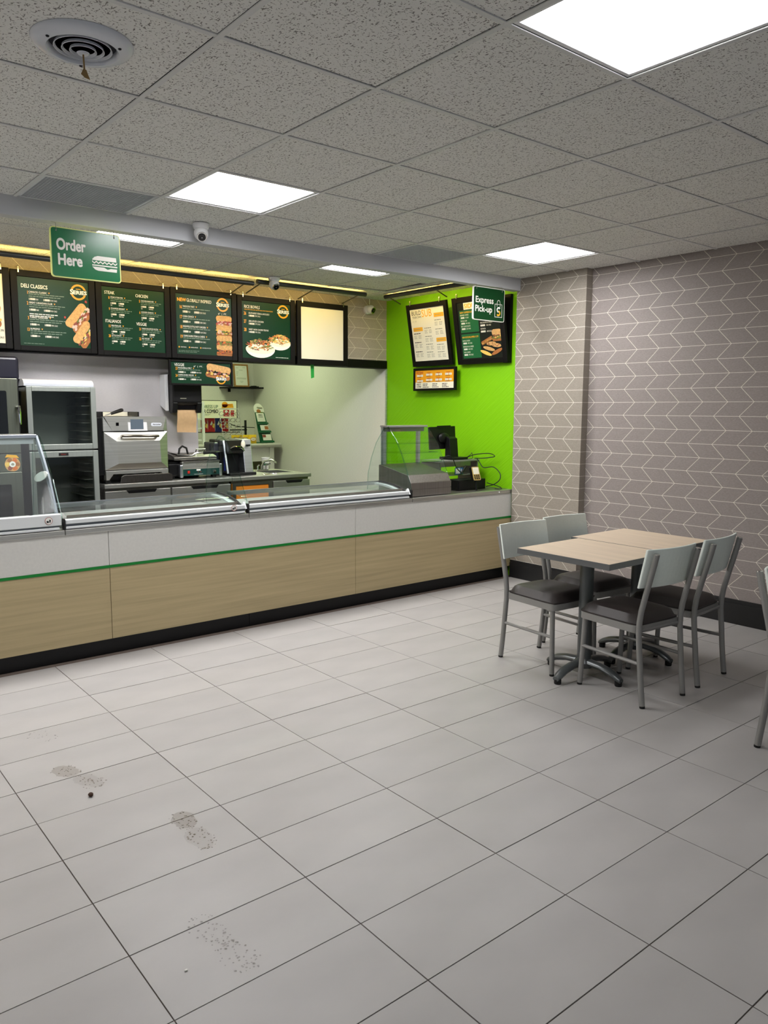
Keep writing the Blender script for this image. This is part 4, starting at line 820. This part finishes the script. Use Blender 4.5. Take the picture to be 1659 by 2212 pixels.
# ---------------------------------------------------------------- coffee machine
t = thing('coffee_machine', 'single cup coffee machine, black with a silver right side', 'coffee machine', (3.68, 6.95, ZB))
y = 6.78
B('dark_navy').box(3.503, y+.13, ZB, 3.558, 7.13, 1.245).box(3.496, y+.20, 1.03, 3.54, 7.1, 1.235).build('water_tank', t, bevel=.012); B('black_plastic').box(3.56, y+.12, ZB, 3.80, 7.13, 1.27).build('body', t, bevel=.012)
B('aluminium').prof_x([(y+.01, ZB+.005), (y+.34, ZB+.005), (y+.34, 1.272), (y+.06, 1.272)], 3.775, 3.875).build('side_column', t, bevel=.008); B('black_plastic').box(3.812, y+.03, 1.205, 3.848, y+.06, 1.222).build('slot', t)
B('aluminium').prof_x([(y+.0, ZB+.02), (y+.02, ZB+.02), (y+.10, 1.265), (y+.08, 1.265)], 3.575, 3.592).build('trim_rib', t); B('black_plastic').prof_x([(y+.0, 1.165), (y+.02, 1.135), (y+.16, 1.135), (y+.16, 1.265), (y+.07, 1.262), (y+.0, 1.20)], 3.60, 3.765).build('brew_head', t, bevel=.010)
B('chrome').tube([(3.61, y-.01, 1.19), (3.64, y-.025, 1.205), (3.72, y-.02, 1.20), (3.765, y-.0, 1.165)], [.006, .012, .012, .006], 8).build('lever', t, smooth=True); B('chip_blue').box(3.60, y+.115, .965, 3.625, y+.12, 1.10).build('pod_print', t)
t.location.z += .0012
B('black_plastic').box(3.585, y-.04, ZB, 3.875, y+.13, ZB+.028).build('drip_tray', t, bevel=.006); B('print_cream').ball((3.755, y+.005, 1.225), .024, .012, .04).build('light_button', t, smooth=True)
# ---------------------------------------------------------------- proofer cabinet
t = thing('proofer_cabinet', 'tall grey two-door proofer with smoked glass doors and tray rails', 'cabinet', (1.97, 6.9, 0))
x0, x1, y = 1.703, 2.242, 6.50
B('cabinet_inside').box(x0, y+.03, .10, x0+.02, 6.98, 1.745).box(x1-.02, y+.03, .10, x1, 6.98, 1.745).box(x0, 6.96, .10, x1, 6.98, 1.745).box(x0, y+.03, 1.22, x1, 6.98, 1.245).box(x0, y+.03, .10, x1, 6.98, .15).box(x0, y+.03, 1.735, x1, 6.98, 1.745).build('shell', t)
B('white_enamel').prof_x([(y+.01, 1.745), (6.98, 1.745), (6.98, 1.80), (y+.06, 1.80), (y+.025, 1.788), (y+.008, 1.765)], x0-.012, x1-.012).build('top_cap', t, smooth=True)
for z0, z1 in ((1.240, 1.742), (.12, 1.228)):
    f = MB().mt('proofer_grey'); zt = .038 if z1 > 1.5 else .05
    f.box(x0, y, z0, x0+.042, y+.03, z1).box(x1-.042, y, z0, x1, y+.03, z1).box(x0+.042, y, z1-zt, x1-.042, y+.03, z1).box(x0+.042, y, z0, x1-.042, y+.03, z0+.045); d = f.build('door', t, bevel=.004)
    B('smoked_glass').box(x0+.042, y+.010, z0+.045, x1-.042, y+.016, z1-zt).build('door_pane', d)
n_ = B('print_black').box(1.925, y-.003, 1.192, 2.0, y, 1.214).build('maker_plate', t); B('print_red').text('Duke', (1.945, y-.0035, 1.198), (1, 0, 0), (0, 0, 1), .010, .036, .02).build('lettering', n_)
for k in range(14):
    z = .30+.068*k if k < 13 else 1.26
    if z < 1.18: B('steel').box(x1-.10, y+.06, z, x1-.022, 6.95, z+.003).box(x1-.026, y+.06, z, x1-.022, 6.95, z+.030).build('tray_rail', t)
for k in range(6): z = 1.31+.07*k; B('steel').box(x1-.10, y+.06, z, x1-.022, 6.95, z+.003).box(x1-.026, y+.06, z, x1-.022, 6.95, z+.030).build('tray_rail', t)
B('black_plastic').box(x0+.02, y+.05, 0, x0+.08, y+.11, .1).box(x1-.08, y+.05, 0, x1-.02, y+.11, .1).box(x0+.02, 6.88, 0, x0+.08, 6.94, .1).box(x1-.08, 6.88, 0, x1-.02, 6.94, .1).build('caster', t, bevel=.01)
# ---------------------------------------------------------------- bread oven at the left edge
t = thing('bread_oven', 'stacked bread oven with dark windows, standing left of the proofer', 'oven', (1.2, 6.7, 0))
x0, x1, y = .75, 1.604, 6.30
B('black_plastic').box(x0, y+.04, .10, x1+.005, 6.98, 1.788).box(x0+.05, y+.1, 0, x1-.05, 6.9, .1).build('body', t, bevel=.004)
for z0, z1, w0, w1 in ((1.235, 1.792, 1.32, 1.70), (.30, 1.092, .34, 1.0)):
    d = B('oven_door').box(x0, y, z0, x1-.012, y+.04, z1).build('door', t, bevel=.004); B('oven_window').slab((x0+.08, y-.002, w0), (1, 0, 0), (0, 0, 1), (0, -1, 0), rrect(1.512-x0-.08, w1-w0, .012), .004).build('window_pane', d)
B('oven_door').box(x0, y+.004, 1.096, x1-.012, y+.04, 1.231).build('control_panel', t)
B('chrome').tube([(1.580, y-.004, 1.58), (1.585, y-.04, 1.58), (1.585, y-.045, 1.55), (1.587, y-.045, 1.45)], [.012, .013, .012, .008], 8).build('door_handle', t, smooth=True)
s = Sheet(t, (1.465, y+.0032, 1.232), (1, 0, 0), (0, 0, 1), .13, .135)
s.ell('food_sticker', 'bread', .48, .60, .42, .40, 1, 0, 24); [s.ell('food_sticker', ['bread_dark', 'carrot', 'meat', 'cheese', 'bread_dark', 'carrot'][k], .48+.27*math.cos(k*PI/3), .60+.26*math.sin(k*PI/3), .13, .13, 2, k, 8, .2) for k in range(6)]
s.ell('food_sticker', 'print_white', .48, .60, .17, .165, 3, 0, 20); s.poly('food_sticker', 'print_amber', [(.08, .22), (.2, .05), (.72, .10), (.86, .28), (.70, .24), (.2, .2)], 4); s.poly('food_sticker', 'print_grey', [(.38, .62), (.46, .52), (.56, .55), (.58, .64), (.48, .68)], 4)
s.finish()
tag(B('dark_navy').box(1.0, 6.6, 1.789, 1.69, 6.96, 1.972).build('storage_box', bevel=.025, seg=3, origin=(1.3, 6.8, 1.789)), 'dark navy box with rounded corners on top of the bread oven', 'box')
# ---------------------------------------------------------------- paper towel dispenser
t = thing('towel_dispenser', 'black paper towel dispenser on the wall with a brown towel hanging out', 'towel dispenser', (3.18, 6.88, 1.5))
x0, x1, y = 3.045, 3.335, 6.79
B('black_plastic').prof_x([(y+.03, 1.60), (y, 1.63), (y, 1.86), (y+.03, 1.885), (YW-.001, 1.885), (YW-.001, 1.60)], x0, x1).build('cover', t, bevel=.012)
for a in (x0, x1-.05): B('black_plastic').prof_x([(y+.02, 1.535), (y+.08, 1.53), (YW-.001, 1.60), (y+.0, 1.63)], a, a+.05).build('end_foot', t, bevel=.008)
B('lens_black').box(x0+.05, y+.04, 1.565, x1-.05, YW-.001, 1.61).build('feed_slot', t)
B('white_plastic').prof_x([(y+.09, 1.55), (YW-.001, 1.60), (YW-.001, 1.885), (y+.09, 1.885)], x0-.036, x0-.003).build('back_cover', t, bevel=.004)
B('kraft_paper').add([(x0+.056+.195*i, y+.05-.010*math.sin(j*.9)+.003*i, 1.57-.036*j-(.006*i if j == 6 else 0)) for j in range(7) for i in (0, 1)], [(2*j, 2*j+1, 2*j+3, 2*j+2) for j in range(6)]).build('paper_towel', t, smooth=True)
B('print_grey').box(x0+.07, y-.001, 1.662, x0+.13, y, 1.670).build('maker_mark', t)
# ================================================================ RECESS BEYOND
t = thing('pass_ledge', 'white console ledge in the recess behind the back counter', 'ledge', (4.6, 9.1, 0))
B('laminate_white').prof_x([(8.93, 1.07), (8.95, 1.07), (8.95, 1.078), (9.45, 1.078), (9.45, 1.12), (8.92, 1.12), (8.915, 1.10)], 3.66, 5.515).build('ledge_top', t, bevel=.004); B('laminate_white').box(3.70, 8.97, .885, 5.40, 8.99, 1.07).build('apron', t); B('laminate_white').box(5.355, 8.955, 0, 5.42, 9.02, 1.07).build('leg', t); B('laminate_white').box(3.70, 8.99, 0, 3.76, 9.05, 1.07).build('leg', t)
B('laminate_white').box(4.25, 8.962, .93, 4.62, 8.972, 1.03).build('drawer_front', t); B('olive_shade').box(3.70, 9.30, .0, 5.50, 9.32, 1.07).build('shade_panel', t)  # dark olive sheet added as the shade under the ledge
# crisp rack with header
t = thing('snack_rack', 'white snack rack with a DRESS UP YOUR COMBO header sign', 'rack', (4.6, 9.2, 1.12))
B('white_plastic').box(4.455, 9.08, 1.12, 4.487, 9.11, 1.66).box(4.30, 9.30, 1.12, 4.33, 9.33, 1.66).box(4.86, 9.30, 1.12, 4.88, 9.33, 1.66).build('post', t)
for z in (1.165, 1.315, 1.43): B('white_plastic').box(4.20, 9.11, z, 4.47, 9.33, z+.02).build('shelf', t)
B('wire_black').box(4.47, 9.14, 1.262, 5.02, 9.15, 1.272).box(4.47, 9.3, 1.262, 4.9, 9.31, 1.272).build('wire_shelf', t)
B('print_cream').box(4.15, 9.12, 1.452, 4.965, 9.128, 1.672).build('header_sign', t); B('wire_black').box(4.962, 9.118, 1.452, 4.972, 9.132, 1.675).box(4.15, 9.118, 1.672, 4.972, 9.132, 1.678).build('sign_frame', t)
s = Sheet(t, (4.39, 9.1195, 1.672), (1, 0, 0), (0, 0, 1), .575, .22)
s.text('stand_green', 'DRESS UP', .16, .44, .20, .37, .02); s.text('print_black', 'YOUR COMBO', .02, .70, .20, .51, .04); s.lines('print_grey', .17, .77, [.17, .14], .05, .02); s.rect('highlight_box', 'print_cream', .86, .02, .99, .98, 1)
s.ell('food_picture', 'print_orange', .70, .22, .075, .17, 2, 0, 14); s.poly('food_picture', 'print_orange', [(.64, .20), (.90, .16), (.92, .40), (.62, .42)], 2); s.text('print_red', 'COMBO', .66, .28, .09, .2, .02, l=3); s.rect('food_picture', 'chip_red', .66, .52, .81, .90, 3); s.rect('food_picture', 'chip_red', .84, .55, .93, .90, 3); s.poly('food_picture', 'print_white', [(.69, .58), (.74, .54), (.77, .62), (.72, .72)], 4); s.finish()
def bag(x, y, z, w, h, key, label, group, mark=None, tilt=0):
    b = thing('crisp_bag', label, 'snack bag', (x, y, z), tilt, group); mb = MB().mt(key); n, m = 6, 7; vs = []
    for sd in (-1, 1):
        for j in range(m):
            for i in range(n):
                u, v = i/(n-1), j/(m-1); q = (math.sin(PI*u)**.6)*(math.sin(PI*v)**.6)
                vs.append(((u-.5)*w*(1-.06*math.sin(PI*v)), sd*q*w*.22+random.uniform(-.002, .002), v*h))
    fs = [(s_*m*n+j*n+i, s_*m*n+j*n+i+1, s_*m*n+(j+1)*n+i+1, s_*m*n+(j+1)*n+i) for s_ in (0, 1) for j in range(m-1) for i in range(n-1)]
    mb.add(vs, fs); mb.build('bag_body', b, smooth=True, local=True)
    f = MB(); yy = -w*.235
    if mark == 'oval':
        f.mt('print_red').slab((0, yy, h*.5), (1, 0, 0), (0, 0, 1), (0, -1, 0), [(w*.34*math.cos(2*PI*k/18), h*.24*math.sin(2*PI*k/18)) for k in range(18)], 0).mt('print_cream').slab((0, yy-.001, h*.5), (1, 0, 0), (0, 0, 1), (0, -1, 0), [(w*.30*math.cos(2*PI*k/18), h*.19*math.sin(2*PI*k/18)) for k in range(18)], 0).mt('print_red').text("Lay's", (-w*.2, yy-.002, h*.45), (1, 0, 0), (0, 0, 1), h*.12, w*.4, .02)
    else:
        f.mt('print_white').slab((0, yy, h*.55), (1, 0, 0), (0, 0, 1), (0, -1, 0), [(-w*.3, -.01), (-w*.05, h*.22), (w*.05, h*.05), (-w*.1, -h*.1)], 0).mt('cheese').slab((0, yy-.001, h*.35), (1, 0, 0), (0, 0, 1), (0, -1, 0), [(0, 0), (w*.25, -h*.1), (w*.32, h*.2), (w*.08, h*.25)], 0)
    f.build('bag_print', b, local=True)
for k, (x, key, lab) in enumerate(((4.40, 'chip_blue', 'blue crisp bag left of the white rack post'), (4.545, 'chip_red', 'red crisp bag right beside the white rack post'), (4.645, 'chip_red', 'red crisp bag second from the white rack post'), (4.745, 'chip_blue', 'blue and white crisp bag third from the white rack post'), (4.84, 'chip_red', 'red crisp bag last on the rack shelf, towards the till'))): bag(x, 9.215 if k else 9.22, 1.274 if k else 1.336, .10, .185 if k else .086, key, lab, 'crisp bags on the white rack')
for x, lab in ((4.885, 'yellow crisp bag behind the coffee machine, farthest from the green stand'), (5.01, 'yellow crisp bag in the middle of three on the ledge'), (5.13, 'yellow crisp bag touching the green leaflet stand')): bag(x, 9.02, 1.12, .125, .115, 'chip_yellow', lab, 'yellow crisp bags on the ledge', 'oval')
t = thing('pod_carousel', 'chrome wire pod holder with rows of empty loops on the ledge', 'wire rack', (4.78, 8.97, 1.12))
mb = MB().mt('chrome')
for i in range(4):
    for j in range(5):
        cx, cz = 4.665+.076*i+.008*j, 1.51-.082*j; mb.tube([(cx+.034*math.cos(2*PI*k/10), 8.975+.012*math.sin(2*PI*k/10), cz-.024*math.sin(2*PI*k/10)) for k in range(11)], .0036, 5, False); mb.ball((cx+.02, 8.96, cz-.022), .006, .006, .006, 6, 4)
mb.build('loop', t, kind='stuff'); B('chrome').tube([(4.628, 8.97, 1.57), (4.70, 8.97, 1.12)], .004, 6).tube([(4.91, 8.97, 1.55), (4.975, 8.97, 1.12)], .004, 6).tube([(4.628, 8.97, 1.57), (4.91, 8.97, 1.57)], .004, 6).tube([(4.66, 8.97, 1.20), (4.56, 8.97, 1.12)], .004, 6).build('wire_frame', t)
t = thing('leaflet_stand', 'green leaflet stand with a round topped card and pockets, at the end of the ledge', 'leaflet stand', (5.30, 9.08, 1.12))
tl = Vector((-.17, .12, 1)).normalized(); o = Vector((5.255, 9.02, 1.125)); U = Vector((1, 0, 0)); N = U.cross(tl)
B('stand_green').slab(o, U, tl, N, [(.0, 0), (.20, 0), (.17, .20), (.155, .41), (.02, .41), (.005, .2)], .012).slab(o+N*.03, U, tl, N, [(0, 0), (.20, 0), (.195, .025), (0, .025)], .03).slab(o+N*.03, U, tl, N, [(.0, .135), (.185, .135), (.18, .16), (0, .16)], .03).slab(o+N*.025, U, tl, N, [(.01, .25), (.172, .25), (.168, .272), (.01, .272)], .025).box(5.19, 9.03, 1.12, 5.45, 9.2, 1.13).build('stand_body', t)
cc = [(.085+.075*math.cos(2*PI*k/24), .445+.085*math.sin(2*PI*k/24)) for k in range(24)]
B('paper').slab(o-N*.002, U, tl, N, cc, .004).build('round_card', t); B('bread_dark').slab(o+N*.003, U, tl, N, [(.075+.032*math.cos(2*PI*k/14), .425+.025*math.sin(2*PI*k/14)) for k in range(14)], 0).mt('lettuce').slab(o+N*.003, U, tl, N, [(.02, .395), (.15, .395), (.13, .415), (.05, .41)], 0).mt('print_grey').slab(o+N*.003, U, tl, N, [(.06, .465), (.14, .455), (.14, .475), (.06, .485)], 0).build('card_print', t)
B('paper').slab(o+N*.006, U, tl, N, [(.025, .285), (.145, .285), (.14, .40), (.025, .40)], .002).slab(o+N*.034, U, tl, N, [(.03, .03), (.16, .03), (.16, .11), (.03, .11)], .002).slab(o+N*.034, U, tl, N, [(.03, .165), (.15, .165), (.15, .235), (.03, .235)], .002).build('leaflet', t)
f = MB().mt('print_black').text('FRESH', tuple(o+N*.0075+U*.055+tl*.365), U, tl, .018, .06, .02).text('IDEAS', tuple(o+N*.0075+U*.055+tl*.34), U, tl, .018, .06, .02); f.mt('bread_dark').slab(o+N*.036, U, tl, N, [(.09, .175), (.145, .175), (.145, .22), (.09, .22)], 0).mt('meat').slab(o+N*.036, U, tl, N, [(.03, .07), (.08, .07), (.08, .105), (.03, .105)], 0); f.build('leaflet_print', t)
tag(B('wire_black').tube([(4.95, 9.25, 1.36), (5.05, 9.3, 1.34), (5.2, 9.3, 1.325), (5.3, 9.25, 1.32)], .005, 6).tube([(4.95, 9.3, 1.38), (5.1, 9.35, 1.33), (5.2, 9.35, 1.335)], .004, 6).box(5.17, 9.28, 1.12, 5.195, 9.30, 1.42).box(4.95, 9.28, 1.285, 5.2, 9.30, 1.30).build('wire_stand', origin=(5.18, 9.3, 1.12)), 'dark wire stand with loose cables between the snack rack and the green leaflet stand', 'stand')
t = thing('wall_shelf', 'thin black shelf in the corner of the recess', 'shelf', (5.35, 9.55, 1.86)); B('black_frame').box(5.02, 9.42, 1.846, 5.549, 9.70, 1.866).build('board', t); B('black_frame').box(5.15, 9.66, 1.80, 5.17, 9.70, 1.846).build('bracket', t)
t = thing('framed_certificate', 'wood framed paper certificate standing on the black shelf', 'picture frame', (5.27, 9.52, 1.866)); o = Vector((5.15, 9.50, 1.867)); U = Vector((1, .1, 0)).normalized(); V = Vector((0, .12, 1)).normalized(); N = U.cross(V); f = MB().mt('frame_wood')
for q in ((0, 0, .022, .31), (.218, 0, .24, .31), (.022, 0, .218, .022), (.022, .288, .218, .31)): f.slab(o, U, V, N, [(q[0], q[1]), (q[2], q[1]), (q[2], q[3]), (q[0], q[3])], .018)
f.build('frame', t, bevel=.003); B('paper').slab(o-N*.006, U, V, N, [(.022, .022), (.218, .022), (.218, .288), (.022, .288)], .004).build('paper_sheet', t)
s = Sheet(t, o+U*.022+V*.288-N*.0055, U, V, .196, .266)
for u, v, w in ((.1, .1, .2), (.65, .08, .25), (.35, .22, .3), (.1, .32, .2), (.1, .40, .15), (.1, .48, .12), (.1, .62, .8), (.1, .66, .8), (.35, .78, .3), (.4, .84, .2)): s.rect('fine_print', 'print_grey', u, v, u+w, v+.015, 1)
s.finish()
tag(B('black_plastic').box(5.40, 9.46, 1.866, 5.50, 9.56, 1.878).box(5.42, 9.47, 1.878, 5.47, 9.55, 1.886).build('remote_control', bevel=.003, origin=(5.45, 9.5, 1.866)), 'small dark flat box lying on the black shelf beside the certificate', 'box')
# ================================================================ DINING FURNITURE
def make_chair(label):
    t = thing('dining_chair', label, 'chair', group='dining chairs with pale backs'); n = 10
    K = dict(parent=t, local=True)
    hw = .178
    mb = MB().mt('cushion'); N_, M_ = 12, 12; vs = []
    for j in range(M_+1):
        for i in range(N_+1):
            u, v = -1+2*i/N_, -1+2*j/M_; su, sv = 1-abs(u)**5, 1-abs(v)**5; q = (max(0, su*sv))**.42
            wx = .192-.004*(1-v); vs.append((u*wx*(1-.06*abs(v)**6), .012+v*.205*(1-.06*abs(u)**6), .447+.052*q))
    L = (N_+1)*(M_+1); vs += [(x*.985, .012+(y-.012)*.985, .437) for x, y, z in vs]
    fs = [(j*(N_+1)+i, j*(N_+1)+i+1, (j+1)*(N_+1)+i+1, (j+1)*(N_+1)+i) for j in range(M_) for i in range(N_)]
    rim = [(i) for i in range(N_+1)]+[j*(N_+1)+N_ for j in range(1, M_+1)]+[M_*(N_+1)+i for i in range(N_-1, -1, -1)]+[j*(N_+1) for j in range(M_-1, 0, -1)]
    fs += [(rim[k], L+rim[k], L+rim[(k+1) % len(rim)], rim[(k+1) % len(rim)]) for k in range(len(rim))]+[tuple(L+r_ for r_ in rim)]
    mb.add(vs, fs); mb.build('seat', smooth=True, **K)
    f = MB().mt('tube_grey')
    out = rrect(.372, .405, .035, 4, -.186, -.193); inn = rrect(.345, .378, .024, 4, -.1725, -.1795); m = len(out)
    f.add([(x, y, .437) for x, y in out]+[(x, y, .398) for x, y in out]+[(x, y, .437) for x, y in inn]+[(x, y, .398) for x, y in inn],
          [(i, (i+1) % m, m+(i+1) % m, m+i) for i in range(m)]+[(2*m+i, 3*m+i, 3*m+(i+1) % m, 2*m+(i+1) % m) for i in range(m)]+[(i, 2*m+i, 2*m+(i+1) % m, (i+1) % m) for i in range(m)]+[(m+i, m+(i+1) % m, 3*m+(i+1) % m, 3*m+i) for i in range(m)])
    f.build('seat_frame', smooth=True, **K)
    for s in (-1, 1):
        p = MB().mt('tube_grey').tube([(s*.165, .180, .40), (s*.168, .188, .2), (s*.172, .197, .012)], .0152, n).build('front_leg', smooth=True, **K); B('black_rubber').tube([(s*.172, .1975, .012), (s*.172, .1975, 0)], .0145, n).build('foot_cap', p, local=True)
        bk = [(s*.174, -.285, .838), (s*.174, -.272, .78), (s*.175, -.232, .62), (s*.176, -.208, .52), (s*.176, -.200, .46), (s*.176, -.199, .40), (s*.176, -.206, .32), (s*.175, -.222, .16), (s*.174, -.240, .012)]
        p = MB().mt('tube_grey').tube(bk, .0158, n).build('back_leg', smooth=True, **K); B('black_rubber').tube([(s*.174, -.2405, .012), (s*.174, -.242, 0)], .0150, n).build('foot_cap', p, local=True); B('steel_bright').tube([bk[0], (s*.174, -.286, .843)], .0145, n).build('end_cap', p, local=True)
        B('tube_grey').tube([(s*.172, .190, .235), (s*.176, -.212, .235)], .0105, 8).build('stretcher', smooth=True, **K)
    B('tube_grey').tube([(-.160, -.19, .41), (.160, -.19, .41)], .010, 8).build('back_rail', smooth=True, **K)
    pl = MB().mt('back_plate'); vs = []; G = 12
    for z in (.648, .862):
        yb = -.2385-(z-.648)*.215+.024
        for sd in (0, .014):
            for i in range(G+1): u = -1+2*i/G; vs.append((u*.205, yb+sd-.030*(1-u*u)+.006, z))
    g = G+1; fs = []
    for i in range(G): fs += [(i, i+1, 2*g+i+1, 2*g+i), (g+i+1, g+i, 3*g+i, 3*g+i+1), (i, g+i, g+i+1, i+1), (2*g+i, 2*g+i+1, 3*g+i+1, 3*g+i)]
    fs += [(0, 2*g, 3*g, g), (G, g+G, 3*g+G, 2*g+G)]; pl.add(vs, fs).build('backrest', bevel=.004, **K)
    return t
ch0 = make_chair('chair at the table nearer the service counter, its backrest toward the open floor')
ch0.location = (3.775, 2.418, 0); ch0.rotation_euler = (0, 0, R(-5.5))
for x, y, rz, lab in ((4.263, 2.425, 3.9, 'chair at the table nearer the chevron wall, its backrest toward the open floor'), (3.792, 3.003, 175.5, 'chair at the table nearer the service counter, its backrest toward that counter'), (4.254, 3.035, 175.0, 'chair at the table nearer the chevron wall, its backrest toward the service counter'), (3.76, 1.345, 181.5, 'lone chair out on the floor, away from the pair of cafe tables')):
    c = copy_tree(ch0, (x, y, 0), R(rz)); c['label'] = lab
def make_table(label, ox, oy):
    t = thing('cafe_table', label, 'table', group='cafe tables pushed together'); K = dict(parent=t, local=True)
    w, d = .298, .325
    a, b, c, e = ox-w, ox+w, oy-d, oy+d
    tp = B('table_wood').box(a+.003, c+.003, .728, b-.003, e-.003, .750).build('tabletop', **K); B('edge_grey').box(a, c, .716, b, c+.003, .7495).box(a, e-.003, .716, b, e, .7495).box(a, c+.003, .716, a+.003, e-.003, .7495).box(b-.003, c+.003, .716, b, e-.003, .7495).box(a+.003, c+.003, .716, b-.003, e-.003, .728).build('edge_band', tp, local=True)
    B('base_grey').lathe((0, 0, 0), [(.041, .085), (.041, .70)], 24).build('column', smooth=True, **K); B('base_grey').box(-.16, -.03, .700, .16, .03, .716).box(-.03, -.2, .700, .03, .2, .716).build('spider_plate', **K)
    B('base_grey').lathe((0, 0, 0), [(.052, .055), (.058, .085), (.046, .105), (.041, .11)], 24).build('collar', smooth=True, **K)
    for k in range(4):
        a = PI/2*k; c_, s_ = math.cos(a), math.sin(a); pts = [(.03, .088, .028), (.12, .082, .026), (.19, .066, .026), (.235, .046, .025), (.262, .032, .018)]
        L = MB().mt('base_grey'); n = 10; rings = []
        for (r_, z, q) in pts: rings += [(r_*c_-q*1.15*math.cos(2*PI*j/n)*s_, r_*s_+q*1.15*math.cos(2*PI*j/n)*c_, z+q*.8*math.sin(2*PI*j/n)) for j in range(n)]
        L.add(rings, [(i*n+j, i*n+(j+1) % n, (i+1)*n+(j+1) % n, (i+1)*n+j) for i in range(len(pts)-1) for j in range(n)]+[tuple(range(n)), tuple(range((len(pts)-1)*n, len(pts)*n))])
        f = L.build('foot', smooth=True, **K); B('black_rubber').lathe((.243*c_, .243*s_, 0), [(.019, 0), (.021, .006), (.021, .028)], 14).build('glide', f, smooth=True, local=True)
    return t
tb = make_table('cafe table nearer the service counter, pale wood top on a grey four-footed column', .070, .020); tb.location = (3.768, 2.713, 0)
tb = make_table('cafe table of the pair nearer the chevron wall', .110, .062); tb.location = (4.330, 2.732, 0)
# ================================================================ DIRT ON THE FLOOR
def stain(name): 
    m = bpy.data.materials.new(name); m.use_nodes = True; b = m.node_tree.nodes['Principled BSDF']; b.inputs['Base Color'].default_value = lin((120, 104, 76)); b.inputs['Roughness'].default_value = .8; MT[name] = m; return b
b = stain('shoe_dirt'); b.inputs['Alpha'].default_value = .5; b = stain('shoe_film'); b.inputs['Alpha'].default_value = .20; b = stain('shoe_film_thin'); b.inputs['Alpha'].default_value = .09; b = stain('shoe_faint'); b.inputs['Alpha'].default_value = .35; b.inputs['Base Color'].default_value = lin((110, 104, 92))
def shoe(x0, y0, x1, y1, label, key, n, seed):
    rnd = random.Random(seed); a = Vector((x0, y0, .0012)); d = Vector((x1-x0, y1-y0, 0)); L = d.length; d.normalize(); p = Vector((-d.y, d.x, 0))
    half = lambda q: .052*(1-.35*math.exp(-((q-.5)/.16)**2))*min(1, 6*q+.35, 6*(1-q)+.35)
    t = thing('shoe_print', label, 'footprint', (x0, y0, 0), group='shoe prints on the floor'); mb = MB().mt(key)
    for _ in range(n):
        q = rnd.random(); w = rnd.uniform(-1, 1)*half(q); c = a+d*(q*L)+p*w; r = rnd.uniform(.002, .0048); m = 6; ph = rnd.uniform(0, 6)
        mb.add([c+Vector((r*math.cos(ph+2*PI*k/m)*rnd.uniform(.6, 1.2), r*math.sin(ph+2*PI*k/m)*rnd.uniform(.6, 1.2), 0)) for k in range(m)], [tuple(range(m))])
    mb.build('tread_marks', t, kind='stuff')
    if key == 'shoe_dirt':
        for q0, q1 in ((0, .44), (.47, 1)):
            n_ = 14; us = [(math.cos(2*PI*k/28), math.sin(2*PI*k/28)) for k in range(28)]
            pts = [a+d*((q0+q1)/2+(q1-q0)/2*cu)*L+p*(su*.047*rnd.uniform(.82, 1.08)*(1-.25*(q0 > 0)*cu))-Vector((0, 0, .0004)) for cu, su in us]
            MB().mt('shoe_film' if q0 == 0 else 'shoe_film_thin').add(pts, [tuple(range(len(pts)))]).build('dirt_film', t)
shoe(.935, 3.43, 1.035, 3.13, 'muddy shoe print with the brown crumb lying beside it', 'shoe_dirt', 70, 1); shoe(1.19, 2.73, 1.17, 2.42, 'muddy shoe print with clear round tread dots, in the middle of the prints', 'shoe_dirt', 90, 2)
shoe(.96, 2.10, .985, 1.78, 'faint shoe print with fine specks, farthest from the counter', 'shoe_faint', 130, 3); shoe(.955, 3.88, 1.02, 3.74, 'very faint patch of tread dots between the muddy prints and the counter', 'shoe_faint', 26, 4)
tag(B('pebble').ball((.968, 3.073, .008), .011, .013, .008, 7, 5).build('crumb', origin=(.968, 3.073, 0)), 'small brown crumb on the floor by the muddy shoe print', 'crumb')
for x, y, lab in ((1.80, 2.062, 'tiny white scrap of paper in the middle of the floor'), (.838, 1.90, 'tiny white speck of paper beside the faint shoe print')): tag(B('paper').ball((x, y, .002), .006, .004, .002, 6, 4).build('paper_scrap', origin=(x, y, 0)), lab, 'litter')
